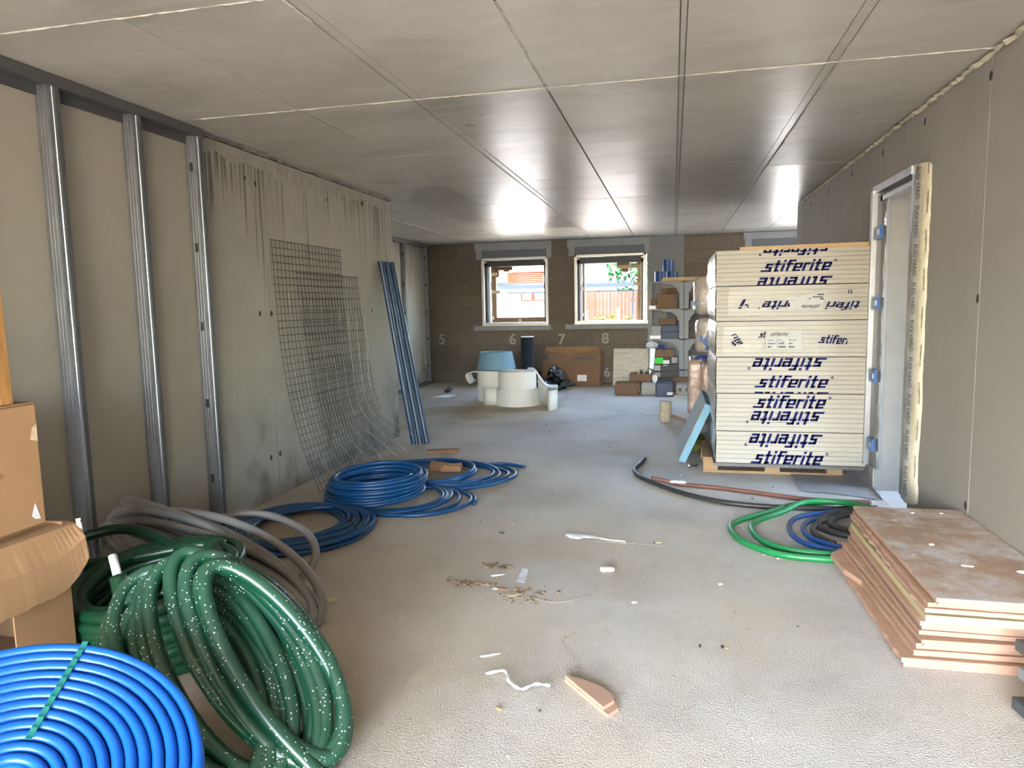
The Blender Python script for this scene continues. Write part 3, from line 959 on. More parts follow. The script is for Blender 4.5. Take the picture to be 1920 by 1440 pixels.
def clip_poly(p, ax, val, keep_less):
    out = []
    for i in range(len(p)):
        a, b = p[i], p[(i + 1) % len(p)]
        ia, ib = (a[ax] <= val) == keep_less, (b[ax] <= val) == keep_less
        if ia:
            out.append(a)
        if ia != ib:
            t = (val - a[ax]) / (b[ax] - a[ax])
            out.append((a[0] + (b[0] - a[0]) * t, a[1] + (b[1] - a[1]) * t))
    return out


def logo(parent, x0, x1, z0, z1, yf, flip=False, zmax=None, zmin=None, word='stiferite', reg=True, rot=0.0, xmin=None, xmax=None, m_='logo', name='lettering', warp=0.0):
    P = logo_polys(word, reg)
    allp = np.array([q for p in P for q in p])
    mn, mx = allp.min(0), allp.max(0)
    mb = MB()
    for p in P:
        q = []
        for x, y in p:
            u, vv = (x - mn[0]) / (mx[0] - mn[0]), (y - mn[1]) / (mx[1] - mn[1])
            if flip:
                u, vv = 1 - u, 1 - vv
            X, Z = x0 + u * (x1 - x0), z0 + vv * (z1 - z0)
            if warp:
                Z += warp * math.sin(u * 9) + .4 * warp * math.sin(u * 23 + 1)
            if rot:
                cx, cz = (x0 + x1) / 2, (z0 + z1) / 2
                dx, dz = X - cx, Z - cz
                X, Z = cx + dx * math.cos(rot) - dz * math.sin(rot), cz + dx * math.sin(rot) + dz * math.cos(rot)
            q.append((X, Z))
        for ax, val, less in ((1, zmax, True), (1, zmin, False), (0, xmin, False), (0, xmax, True)):
            if val is not None and q:
                q = clip_poly(q, ax, val, less)
        if len(q) > 2:
            v = [(x, yf, z) for x, z in q] + [(x, yf + .0012, z) for x, z in q]
            k = len(q)
            mb.add(v, [tuple(range(k)), tuple(range(2 * k - 1, k - 1, -1))] + [(i, (i + 1) % k, k + (i + 1) % k, k + i) for i in range(k)])
    return obj(name, mb, m_, parent)


ZP = [.174, .459, .790, 1.103, 1.411, 1.710, 2.012]
XP = [(.365, 1.588), (.362, 1.583), (.358, 1.580), (.354, 1.582), (.350, 1.579), (.346, 1.576)]
NM = ['lowest white insulation pack of the stack, resting on the pallet', 'second white insulation pack from the bottom, two navy logos on it',
      'third white insulation pack from the bottom, upside down navy logo at its top edge', 'fourth insulation pack from the bottom, taped film label and small scattered logos',
      'fifth insulation pack from the bottom, torn clear film over upside down logos', 'topmost white insulation pack of the stack, under a timber batten']
packs = []
YF = 6.30
for k in range(6):
    z0, z1 = ZP[k] + .002, ZP[k + 1] - .003
    x0, x1 = XP[k]
    t = thing('insulation_pack', NM[k], 'insulation pack', ((x0 + x1) / 2, 6.9, z0), 'insulation packs stacked on the pallet')
    packs.append(t)
    nb = 7 if k == 0 else 8
    hz = (z1 - z0) / nb
    for i in range(nb):
        j = random.uniform(-.0015, .0015)
        obj('board', MB().box(x0 + .012 + random.uniform(-.002, .002), x1 + random.uniform(-.002, .002), YF + j, 7.5, z0 + i * hz + .0012, z0 + (i + 1) * hz - .0012), 'foamboard', t)
    # crinkled foil on the long side
    v, f = [], []
    ny, nz_ = 30, 7
    for a in range(ny + 1):
        for b in range(nz_ + 1):
            y = YF - .001 + 1.2 * a / ny
            z = z0 + (z1 - z0) * b / nz_
            edge = min(1, b / 1.5, (nz_ - b) / 1.5)
            v.append((x0 + .010 - edge * (.016 + .016 * noise.noise((y * 9, z * 14, k))) * (1 if a else .4), y, z))
    for a in range(ny):
        for b in range(nz_):
            o = a * (nz_ + 1) + b
            f.append((o, o + 1, o + nz_ + 2, o + nz_ + 1))
    obj('foil_side', MB().add(v, f), 'foil', t, smooth=True)
yf = YF - .004
# top pack
logo(packs[5], .70, 1.285, 1.952, 2.048, yf, flip=True, zmax=2.005)
logo(packs[5], .715, 1.315, 1.822, 1.918, yf)
logo(packs[5], .685, 1.285, 1.672, 1.776, yf, flip=True, zmin=1.7125, reg=False)
# fifth pack: film, torn label, upside down fragments
yl = yf - .006
film = lambda x0, x1, z0, z1, pts=None: [(x0, z0), (x1, z0), (x1, z1), (x0, z1)]


def film_patch(parent, x0, x1, z0, z1, m_='film', name='film', y=yf + .001, amp=.0025):
    v, f = [], []
    nx, nz_ = 36, 10
    for a in range(nx + 1):
        for b in range(nz_ + 1):
            x, z = x0 + (x1 - x0) * a / nx, z0 + (z1 - z0) * b / nz_
            v.append((x, y - abs(amp * noise.noise((x * 14 + z * 9, z * 22, 3))), z))
    for a in range(nx):
        for b in range(nz_):
            o = a * (nz_ + 1) + b
            f.append((o, o + nz_ + 1, o + nz_ + 2, o + 1))
    return obj(name, MB().add(v, f), m_, parent, smooth=True)


film_patch(packs[4], .46, 1.56, 1.47, 1.69)
logo(packs[4], .535, .83, 1.528, 1.60, yl, flip=True, xmax=.625, warp=.008, reg=False, rot=.12, word='sti')
logo(packs[4], .70, 1.24, 1.508, 1.578, yl, flip=True, xmax=.955)
lb = obj('label_sheet', MB().add([(.94, yl, 1.505), (1.20, yl, 1.505), (1.245, yl, 1.655), (1.12, yl, 1.635), (.94, yl, 1.572), (.94, yl + .002, 1.505), (1.20, yl + .002, 1.505),
                                  (1.245, yl + .002, 1.655), (1.12, yl + .002, 1.635), (.94, yl + .002, 1.572)], [(0, 1, 2, 3, 4), (5, 6, 7, 8, 9)] + [(i, (i + 1) % 5, 5 + (i + 1) % 5, 5 + i) for i in range(5)]), 'label', packs[4])
logo(lb, 1.045, 1.195, 1.512, 1.54, yl - .002, flip=True, m_='print_black', reg=False)
mb = MB()
for x, z, w_, h_ in ((1.17, 1.62, .05, .012), (1.13, 1.60, .08, .01), (1.19, 1.582, .03, .014), (1.10, 1.588, .02, .008)):
    mb.box(x, x + w_, yl - .0025, yl - .001, z, z + h_)
obj('label_print', mb, 'print_black', lb)
logo(packs[4], 1.228, 1.50, 1.498, 1.56, yl, flip=True, word='tiferi', warp=.006, reg=False)
mb = MB().box(1.405, 1.435, yl, yl + .001, 1.628, 1.632).box(1.405, 1.435, yl, yl + .001, 1.652, 1.656).box(1.405, 1.412, yl, yl + .001, 1.628, 1.656).box(1.428, 1.435, yl, yl + .001, 1.628, 1.656)
obj('label_mark', mb, 'logo', packs[4])
# fourth pack
film_patch(packs[3], .42, 1.56, 1.13, 1.37)
logo(packs[3], .48, .60, 1.235, 1.285, yl, word='rite', rot=-.9, warp=.006, reg=False)
logo(packs[3], .49, .53, 1.20, 1.245, yl, word='t', rot=1.2, reg=False)
logo(packs[3], .707, .775, 1.270, 1.322, yl, word='st', reg=False, xmax=.768)
lb = obj('label_sheet', MB().box(.772, 1.055, yl, yl + .002, 1.168, 1.325), 'label', packs[3])
logo(lb, .80, .958, 1.284, 1.314, yl - .002, m_='print_black')
mb = MB()
for i in range(3):
    for j in range(3):
        mb.box(.785 + i * .085, .785 + i * .085 + (.03, .06, .045)[(i + j) % 3], yl - .002, yl - .0005, 1.185 + j * .03, 1.185 + j * .03 + (.012, .008, .005)[j])
mb.box(.86, .862, yl - .002, yl - .0005, 1.18, 1.28).box(.96, .962, yl - .002, yl - .0005, 1.18, 1.28)
obj('label_print', mb, 'print_black', lb)
me = text_mesh('CE', .022, .0005)
me.transform(Matrix.Translation((.905, yl - .002, 1.225)) @ Matrix.Rotation(R(90), 4, 'X'))
obj('label_print', me, 'print_black', lb)
logo(packs[3], 1.185, 1.46, 1.213, 1.285, yl, word='stiferit', xmax=1.412, reg=False, rot=-.06)
# third, second, lowest
logo(packs[2], .626, 1.262, .990, 1.096, yf, flip=True, zmax=1.097)
logo(packs[2], .686, 1.318, .842, .946, yf)
logo(packs[2], .66, 1.28, .705, .806, yf, flip=True, zmin=.792, reg=False)
logo(packs[1], .673, 1.305, .664, .775, yf)
logo(packs[1], .620, 1.255, .524, .638, yf, flip=True)
logo(packs[0], .610, 1.245, .322, .442, yf, flip=True)
logo(packs[0], .665, 1.295, .178, .292, yf)
o = obj('timber_batten', MB().add([(.555, 6.40, 2.013), (1.60, 6.40, 2.013), (1.60, 6.44, 2.013), (.555, 6.44, 2.013), (.555, 6.40, 2.043), (1.60, 6.40, 2.05), (1.60, 6.44, 2.05), (.555, 6.44, 2.043)],
                                  [(0, 3, 2, 1), (4, 5, 6, 7), (0, 1, 5, 4), (1, 2, 6, 5), (2, 3, 7, 6), (3, 0, 4, 7)]), 'pine')
tag(o, 'long pale timber batten lying on top of the insulation stack', 'batten')


# wool bags behind
def puff(x0, x1, y0, y1, z0, z1, amp=.02, n=14, e=8.0, seed=0):
    """a stuffed bag: superellipsoid with creases"""
    bm = bmesh.new()
    bmesh.ops.create_cube(bm, size=2)
    bmesh.ops.subdivide_edges(bm, edges=bm.edges, cuts=n, use_grid_fill=True)
    cx, cy_, cz, hx, hy, hz = (x0 + x1) / 2, (y0 + y1) / 2, (z0 + z1) / 2, (x1 - x0) / 2, (y1 - y0) / 2, (z1 - z0) / 2
    for v in bm.verts:
        c = v.co
        s_ = (abs(c.x) ** e + abs(c.y) ** e + abs(c.z) ** e) ** (1 / e)
        q = c / s_
        p = Vector((cx + q.x * hx, cy_ + q.y * hy, cz + q.z * hz))
        d = amp * (noise.noise(p * 7 + Vector((seed, 0, 0))) + .6 * noise.noise(p * 17 + Vector((0, seed, 0))))
        v.co = p + q.normalized() * (d - amp * .6)
    mb = MB()
    mb.v = [tuple(v.co) for v in bm.verts]
    bm.verts.index_update()
    mb.f = [tuple(v.index for v in f.verts) for f in bm.faces]
    bm.free()
    return mb


def bag(name, label, dims, m_, prints, seed):
    t = thing(name, label, 'insulation bag', ((dims[0] + dims[1]) / 2, (dims[2] + dims[3]) / 2, dims[4]), 'wrapped insulation bags behind the white stack')
    obj('body', puff(*dims, seed=seed), m_, t, smooth=True)
    for px, pz, w_, h_ in prints:
        mb = MB()
        k = 14
        v = [(px + w_ * math.cos(2 * math.pi * i / k) * random.uniform(.6, 1.1), dims[2] - .012, pz + h_ * math.sin(2 * math.pi * i / k) * random.uniform(.6, 1.1)) for i in range(k)]
        v += [(a, b + .006, c_) for a, b, c_ in v]
        mb.add(v, [tuple(range(k)), tuple(range(2 * k - 1, k - 1, -1))] + [(i, (i + 1) % k, k + (i + 1) % k, k + i) for i in range(k)])
        obj('print_mark', mb, 'blue_print', t)
    return t


bag('wool_bag', 'upper lying clear bag of wool insulation, blue mark at its end', (.26, 1.45, 9.55, 10.05, 1.40, 1.93), 'woolbag', [(.285, 1.56, .03, .045)], 1)
bag('wool_bag', 'lower lying clear bag of wool insulation with large blue print', (.29, 1.45, 9.5, 10.05, .885, 1.385), 'woolbag', [(.46, 1.08, .075, .11), (.36, 1.10, .03, .06), (.47, .97, .08, .03)], 2)
bag('wool_pack', 'upright pinkish insulation pack, the one standing nearest the concrete core', (.20, .40, 9.75, 10.35, .012, .84), 'woolpink', [], 3)
bag('wool_pack', 'upright pinkish insulation pack standing right behind the foil stack side', (.36, .72, 9.5, 10.2, .012, .80), 'woolpink', [], 4)
o = obj('blue_film', puff(.26, .50, 9.62, 9.85, .80, .875, amp=.02, e=2.5, n=8, seed=9), 'blue_print', smooth=True)
tag(o, 'crumpled blue printed film on top of the upright pinkish packs', 'film')

# leaning foam board, white offcut, concrete core, yellow film, scraps beside the pallet
fb = thing('foam_board', 'blue-edged foam board leaning on the left side of the insulation stack', 'foam board', (.1, 7.5, 0))
pr = [(.064, 0.018), (.126, .002), (.378, .565), (.318, .600)]


def slab_y(pr, y0, y1, yo=0.0):
    v = [(x, y0, z) for x, z in pr] + [(x, y1, z) for x, z in pr]
    return MB().add(v, [(0, 1, 2, 3), (7, 6, 5, 4), (0, 1, 5, 4), (1, 2, 6, 5), (2, 3, 7, 6), (3, 0, 4, 7)])


obj('core', slab_y(pr, 7.0, 8.1), 'xps', fb, bevel=.003)
obj('face', slab_y([(pr[0][0] - .004, pr[0][1] + .006), (pr[0][0], pr[0][1] + .004), (pr[3][0], pr[3][1] - .003), (pr[3][0] - .004, pr[3][1])], 7.003, 8.097), 'xps_face', fb)
o = obj('plasterboard_offcut', MB().prism([(-.01, 9.80), (.24, 9.27), (.62, 9.5), (.36, 10.2)], .005, .05), 'pink')
tag(o, 'white topped pink plasterboard offcut lying beside the concrete core', 'board')
obj('white_face', MB().prism([(-.01, 9.80), (.24, 9.27), (.62, 9.5), (.36, 10.2)], .0505, .054), 'whiteboard', o)
o = obj('scrap_film', puff(.22, .42, 9.5, 9.62, .056, .12, amp=.03, e=2.2, n=8, seed=5), 'blue_print', smooth=True)
tag(o, 'small scrap of navy film on the white plasterboard offcut', 'film')
cc = MB()
cc.cyl((-.094, 9.53), .082, .080, 0, .268, 28)
o = obj('concrete_core', cc, 'coredrill', bevel=.008)
tag(o, 'short drilled concrete core standing on the floor before the shelves', 'concrete core')
o = obj('yellow_film', puff(.18, .34, 7.25, 7.75, .004, .22, amp=.05, e=2.2, n=10, seed=12), 'yellowleaf', smooth=True)
tag(o, 'yellowish plastic film bunched behind the leaning foam board', 'film')
o = obj('scrap_pile', puff(.13, .26, 6.78, 6.87, .0, .035, amp=.025, e=2, n=8, seed=15), 'dark_scrap', smooth=True)
tag(o, 'little heap of dark scraps at the front corner of the pallet', 'scrap')
obj('orange_scrap', puff(.19, .25, 6.76, 6.80, .03, .045, amp=.01, e=2, n=5, seed=3), 'redwood', o, label='orange red scrap')
obj('pale_scrap', puff(.14, .17, 6.765, 6.79, .02, .04, amp=.01, e=2, n=5, seed=4), 'paper', o, label='pale scrap')
# grey plastic sheet by the door foot
v, f = [], []
nx, ny = 26, 14
for a in range(nx + 1):
    for b in range(ny + 1):
        x = 1.05 + .78 * a / nx
        y = 6.05 + .62 * b / ny - .35 * (a / nx) ** 2 * (1 - b / ny)
        z = .006 + max(0, .22 * max(0, (a / nx - .55)) * (b / ny) ** 1.5) + .012 * abs(noise.noise((x * 8, y * 9, 0)))
        v.append((min(x, 1.612 + (z > .1) * .0), y, z))
for a in range(nx):
    for b in range(ny):
        o_ = a * (ny + 1) + b
        f.append((o_, o_ + ny + 1, o_ + ny + 2, o_ + 1))
o = obj('plastic_sheet', MB().add(v, f), 'sheetplastic', smooth=True)
tag(o, 'grey plastic sheet spread on the floor below the door opening', 'sheet')

# ================================================================== PINK BOARD STACK
PB = [  # x0, x1, y_front, y_back, z0, z1, turn (deg), kind
    (.955, 1.605, 3.17, 4.42, .000, .046, 0.6, 'pink'), (.985, 1.61, 3.20, 4.44, .050, .100, 1.6, 'pink'), (.99, 1.61, 3.17, 4.42, .106, .140, 2.2, 'pink'),
    (1.035, 1.612, 3.19, 4.44, .144, .184, .2, 'pink'), (1.03, 1.612, 3.13, 4.40, .188, .228, -.3, 'pink'), (1.04, 1.61, 3.12, 4.40, .230, .262, 0, 'yellowboard'),
    (1.06, 1.612, 3.17, 4.40, .264, .290, -.4, 'brownboard'), (1.035, 1.61, 3.07, 4.40, .292, .330, -.6, 'pink'), (1.045, 1.612, 3.05, 4.38, .333, .368, .3, 'pink_top')]
PLB = ['lowest pink board of the floor stack, broken left edge', 'second pink board from the bottom of the stack, turned a little', 'third pink board from the bottom, its near left corner sticking out',
       'fourth pink board from the bottom of the stack', 'fifth pink board, directly below the pale yellow one', 'pale yellow board within the pink stack', 'dark brown board between the yellow and upper pink boards',
       'upper pink board just under the dusty top board', 'topmost pink board, white plaster dust over its brown face']


def ragged(x0, x1, y0, y1, j, n=26):
    L = [(x0 + j * (noise.noise((i * .8, x0 * 40, y0)) - .1) * (1 if 0 < i < n else 0), y1 + (y0 - y1) * i / n) for i in range(n + 1)]
    F = [(x0 + (x1 - x0) * i / 12, y0 + .35 * j * noise.noise((i * .9, 4, x0 * 30)) * (1 if 0 < i < 12 else 0)) for i in range(1, 12)]
    return L + F + [(x1, y0), (x1, y1)]


def turn(poly, deg, c):
    a = R(deg)
    return [(c[0] + (x - c[0]) * math.cos(a) - (y - c[1]) * math.sin(a), c[1] + (x - c[0]) * math.sin(a) + (y - c[1]) * math.cos(a)) for x, y in poly]


for k, (x0, x1, y0, y1, z0, z1, tn, m_) in enumerate(PB):
    j = .013 if k in (0, 7) else (.004 if k in (1, 8) else .002)
    rot = lambda p: turn(p, tn, (x1, y1))
    t = thing('gypsum_board', PLB[k], 'board', ((x0 + x1) / 2, (y0 + y1) / 2, z0), 'boards stacked on the floor by the right wall')
    if m_ in ('pink', 'pink_top'):
        zm = (z0 + z1) / 2
        s_ = .014 if k % 2 else -.012       # rebated edge: the two layers are shifted against each other
        up_, lo_ = rot(ragged(x0 + max(0, s_), x1, y0 + max(0, s_), y1, j)), rot(ragged(x0 + max(0, -s_), x1, y0 + max(0, -s_), y1, j))
        obj('lower_layer', MB().prism(lo_, z0, zm - .0006), 'pink', t)
        obj('upper_layer', MB().prism(up_, zm + .0006, z1 - .002), 'pink', t)
        obj('face_paper', MB().prism(up_, z1 - .0018, z1), 'pink_top' if k == 8 else 'pink_face', t)
    else:
        obj('core', MB().prism(rot(ragged(x0, x1, y0, y1, j * .3)), z0, z1), m_, t)
# broken flaps lying on the lowest boards' left side
o = obj('broken_board_piece', MB().prism([(.925, 4.36), (.945, 4.12), (1.005, 3.93), (1.02, 4.34), (1.0, 4.46)], .0465, .075), 'pink')
tag(o, 'broken pink board corner resting on the lowest board beside the green hose', 'board piece')
obj('face_paper', MB().prism([(.925, 4.36), (.945, 4.12), (1.005, 3.93), (1.02, 4.34), (1.0, 4.46)], .0752, .0765), 'pink_face', o)
# plaster crumbs on the top board
for i, (x, y, s_) in enumerate(((1.30, 3.42, .035), (1.19, 4.10, .018), (1.50, 3.38, .030), (1.33, 4.27, .010), (1.48, 4.28, .014), (1.12, 3.55, .010), (1.25, 3.72, .012))):
    o = obj('plaster_lump', puff(x - s_, x + s_, y - s_ * .7, y + s_ * .7, .3685, .3685 + s_ * .7, amp=s_ * .3, e=2.2, n=5, seed=i), 'plasterlump')
    tag(o, ('largest white plaster lump, near the front of the dusty top board', 'white plaster crumb on the far part of the dusty board', 'white plaster patch by the right front of the dusty board',
            'tiny plaster crumb at the far edge of the dusty board', 'small plaster crumb at the far right of the dusty board', 'tiny plaster crumb near the left front edge of the dusty board',
            'small plaster crumb at the middle of the dusty board')[i], 'plaster lump')

# steel square tubes at the right
for i, (x, y, z, L, lb_) in enumerate(((1.33, 2.97, .235, 1.5, 'topmost'), (1.355, 2.93, .19, 1.5, 'second highest'), (1.325, 2.92, .145, 1.5, 'middle'), (1.345, 2.90, .095, 1.5, 'second lowest'), (1.29, 2.88, .045, 1.5, 'lowest'))):
    t = thing('steel_tube', lb_ + ' dark square steel tube of the bundle in front of the pink boards', 'steel tube', (x + .1, y - .5, z - .022), 'square steel tubes by the right wall')
    a, b = .022, .019
    e0, e1 = Vector((x, y, z)), Vector((x + .22, y - L, z))
    d = (e1 - e0).normalized()
    xx = d.cross(Vector((0, 0, 1))).normalized()
    mb = MB()
    q = [(-1, -1), (1, -1), (1, 1), (-1, 1)]
    v = [e + xx * sx * r_ + Vector((0, 0, sz * r_)) for e in (e0, e1) for r_ in (a, b) for sx, sz in q]
    f = []
    for s_ in range(4):
        n_ = (s_ + 1) % 4
        f += [(s_, n_, 8 + n_, 8 + s_), (4 + s_, 4 + n_, 12 + n_, 12 + s_), (s_, n_, 4 + n_, 4 + s_), (8 + s_, 8 + n_, 12 + n_, 12 + s_)]
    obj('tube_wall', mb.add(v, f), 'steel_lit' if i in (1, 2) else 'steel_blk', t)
o = obj('timber_bearer', MB().box(1.30, 1.62, 1.85, 1.93, .0, .022).box(1.30, 1.62, 2.6, 2.68, 0, .022), 'pallet')
tag(o, 'thin timber bearers under the bundle of steel tubes', 'bearer')

# ================================================================== THIN HOSES ON THE FLOOR (right)
def hose(name, keys, r, m_, label, n=10, cat='hose', sides=10):
    P = smooth_path(keys, n)
    o = obj(name, MB().tube(floor_clip(P, r), r, sides), m_, smooth=True)
    return tag(o, label, cat)


q = .020
hose('water_hose', [(1.50, 5.30, .06), (1.32, 5.60, .05), (.967, 5.62, q), (.70, 5.36, q), (.46, 5.10, q), (.40, 4.93, q), (.43, 4.72, q), (.52, 4.56, q), (.68, 4.44, q), (.86, 4.41, q), (1.02, 4.42, q),
                    (1.25, 4.47, q), (1.40, 4.60, .04), (1.50, 4.9, .05), (1.45, 5.3, .06), (1.25, 5.56, .06), (1.0, 5.58, .05), (.78, 5.36, q), (.59, 5.12, q), (.54, 4.96, q), (.56, 4.76, q), (.64, 4.60, q),
                    (.80, 4.52, q), (1.03, 4.51, q), (1.3, 4.56, q), (1.45, 4.7, q)], .021, 'thin_green', 'mid green hose looped twice on the floor left of the pink boards')
q = .017
hose('water_hose', [(1.45, 5.2, .06), (1.25, 5.40, .04), (1.03, 5.38, q), (.87, 5.24, q), (.80, 5.05, q), (.79, 4.86, q), (.84, 4.70, q), (.95, 4.62, q), (1.09, 4.58, q), (1.3, 4.62, q), (1.45, 4.8, .03),
                    (1.42, 5.1, .05), (1.2, 5.32, .05), (1.0, 5.24, q), (.90, 5.08, q), (.88, 4.90, q), (.93, 4.76, q), (1.06, 4.66, q), (1.3, 4.68, q), (1.48, 4.75, q)], .018, 'thin_blue',
     'royal blue hose looped inside the green hose loops')
q = .019
hose('water_hose', [(1.02, 4.71, q), (.95, 4.85, q), (.95, 5.02, q), (1.05, 5.2, q), (1.25, 5.36, .03), (1.45, 5.3, .05), (1.52, 5.05, .05), (1.40, 4.90, .04), (1.20, 4.88, q), (1.07, 4.94, q), (1.0, 5.06, q),
                    (1.03, 5.20, .03), (1.15, 5.32, .05), (1.33, 5.34, .07), (1.45, 5.2, .06), (1.42, 5.0, .05), (1.25, 4.98, q), (1.12, 5.05, q), (1.08, 5.14, q), (1.14, 5.24, .04), (1.3, 5.28, .07), (1.5, 5.2, .08)],
     .021, 'thin_black', 'black ribbed hose coiled tightly beside the pink board stack')
hose('water_hose', [(-.27, 7.02, .03), (-.30, 6.80, .03), (-.345, 6.58, q), (-.30, 6.36, q), (-.207, 6.18, q), (-.08, 6.0, q), (.05, 5.84, q), (.23, 5.68, q), (.42, 5.57, q), (.62, 5.52, q), (.80, 5.505, q), (1.02, 5.52, q), (1.26, 5.54, q), (1.5, 5.6, q)],
     .020, 'thin_black', 'long black hose curving across the floor before the pallet')
hose('water_hose', [(-.175, 6.16, .05), (-.09, 6.13, .04), (0.05, 6.10, .02), (.18, 6.07, q), (.38, 6.02, q), (.60, 5.94, q), (.80, 5.86, q), (1.0, 5.78, q), (1.15, 5.76, q), (1.32, 5.75, q), (1.5, 5.76, q)],
     .017, 'rust', 'rust red hose lying behind the long black hose')
o = obj('paper_scrap', puff(-.03, .12, 6.01, 6.07, .035, .07, amp=.012, e=2.4, n=6, seed=21), 'paper')
tag(o, 'white crumpled wrapper lying across the rust red hose', 'wrapper')

# ================================================================== BLUE COILS (middle distance)
def flat_coil(c, a, b, rot, n, z, gr=0.0, dz=0.0):
    """n turns round c on the floor with radii a (along rot) and b; gr widens, dz lifts each turn"""
    ca_, sa = math.cos(rot), math.sin(rot)
    return [((c[0], c[1], z + dz * i), ((a + gr * i) * ca_, (a + gr * i) * sa, 0), (-(b + gr * i) * sa, (b + gr * i) * ca_, 0)) for i in range(n)]


q = .0165
# coil A nearest: rings shifted to the right as they rise
keys = [((-2.78 + .043 * i, 4.47 - .012 * i, q + .022 * min(i, 2)), (.41, 0, .0), (0, .42 + .008 * i, .0)) for i in range(8)]
keys += [((-2.52, 4.41, .05), (.44, 0, 0), (0, .50, 0)), ((-2.58, 4.44, q), (.49, 0, 0), (0, .55, 0)), ((-2.62, 4.44, q), (.52, 0, 0), (0, .57, 0))]
P = floor_clip(coil_path(keys, jit=.008, seed=3), q)
cA = thing('pipe_coil', 'dusty blue pipe coil lying flat, nearest one before the concrete wall', 'pipe coil', (-2.6, 4.45, 0), 'blue pipe coils along the left wall')
obj('pipe', MB().tube(P, .0165, 8), 'blue_mid', cA, smooth=True)
obj('tie', MB().tube([(-2.12, 4.36, .0), (-2.13, 4.33, .10), (-2.17, 4.37, .12), (-2.22, 4.42, .10)], .007, 6), 'thin_black', cA)
# coil B: neat tall roll above loose wide turns
keys = [((-2.30, 5.35, q), (.52 - .012 * i, 0, 0), (0, .46 - .010 * i, 0)) for i in range(6)]
keys = [((-1.98, 5.26, q), (.44, 0, 0), (0, .40, 0)), ((-2.05, 5.27, q), (.46, 0, 0), (0, .42, 0)), ((-2.15, 5.28, q), (.46, 0, 0), (0, .43, 0))] + keys
for lay in range(5):
    for i in range(3):
        rr_ = .345 + .034 * (i if lay % 2 == 0 else 2 - i) - .008 * (lay % 3)
        keys.append(((-2.44 + .006 * lay, 5.36 + .004 * lay, .045 + .032 * lay), (rr_, 0, .012), (0, rr_, .006)))
keys += [((-2.42, 5.37, .20), (.37, 0, .012), (0, .37, .01)), ((-2.42, 5.37, .21), (.335, 0, .012), (0, .335, .01))]
P = floor_clip(coil_path(keys, jit=.006, seed=5), q)
o = obj('pipe_coil', MB().tube(P, .0165, 8), 'blue_mid', smooth=True)
tag(o, 'blue pipe coil with a neat tall roll above loose turns, middle of the blue coils', 'pipe coil', 'blue pipe coils along the left wall')
# coil C: loose open loops behind
keys = [((-2.28, 6.18, q + .02 * (i % 3)), (.46, 0, 0), (0, .45, 0)) for i in range(5)]
keys += [((-2.10, 6.16, q), (.52, 0, 0), (0, .44, 0)), ((-2.08, 6.15, q + .01), (.53, 0, 0), (0, .46, 0)), ((-1.98, 6.12, q), (.52, 0, 0), (0, .44, 0)), ((-1.90, 6.13, q), (.50, 0, 0), (0, .48, 0))]
P = coil_path(keys, jit=.012, seed=8, start=math.pi / 2)
tail = smooth_path([P[-1], (-1.62, 6.66, q), (-1.40, 6.56, q)], 8)[1:]
head = smooth_path([(-3.1, 6.28, q), (-2.9, 6.48, q), (-2.65, 6.60, q), P[0]], 8)[:-1]
o = obj('pipe_coil', MB().tube(floor_clip(np.vstack([head, P, tail]), q), .0165, 8), 'blue_mid', smooth=True)
tag(o, 'loose blue pipe loops, farthest of the blue coils on the floor', 'pipe coil', 'blue pipe coils along the left wall')
for i, (x, y, w_, h_) in enumerate(((-2.18, 6.28, .10, .05), (-2.04, 6.26, .08, .05))):
    o = obj('wood_scrap', MB().box(x - w_, x + w_, y - .06, y + .06, .036, .036 + h_, j=.022), 'brown_scrap')
    tag(o, ('larger' if i == 0 else 'smaller') + ' brown wood offcut lying inside the farthest blue coil', 'wood scrap')
o = obj('timber_offcut', MB().add([(-2.60, 7.08, .0), (-2.27, 7.17, .0), (-2.29, 7.27, .0), (-2.63, 7.19, .0), (-2.60, 7.08, .03), (-2.27, 7.17, .03), (-2.29, 7.27, .035), (-2.63, 7.19, .03)],
                                  [(0, 3, 2, 1), (4, 5, 6, 7), (0, 1, 5, 4), (1, 2, 6, 5), (2, 3, 7, 6), (3, 0, 4, 7)]), 'brown_scrap')
tag(o, 'flat brown timber offcut on the floor near the leaning blue pipes', 'wood scrap')

# ================================================================== LEANING THINGS ON THE LEFT WALL
for i, (yb0, dx, lab_) in enumerate(((7.49, 0, 'left'), (7.53, .062, 'middle'), (7.57, .124, 'right'))):
    a = np.array((-2.90 + dx * 1.05, yb0, .012))
    b = np.array((-3.245 + dx * .10, yb0 + .06 + i * .10, 2.11))
    P = [a + (b - a) * t for t in np.linspace(0, 1, 20)]
    t = thing('blue_pipe', lab_ + ' one of three long blue pipes leaning on the end of the concrete wall', 'pipe', tuple(a), 'blue pipes leaning on the concrete wall')
    obj('pipe_wall', MB().tube(P, .032, 18, cap=False), 'blue_dull', t, smooth=True)
    d = (b - a) / np.linalg.norm(b - a)
    obj('socket_rim', MB().tube([b - d * .05, b], .035, 18, cap=False), 'blue_dull', t, smooth=True)


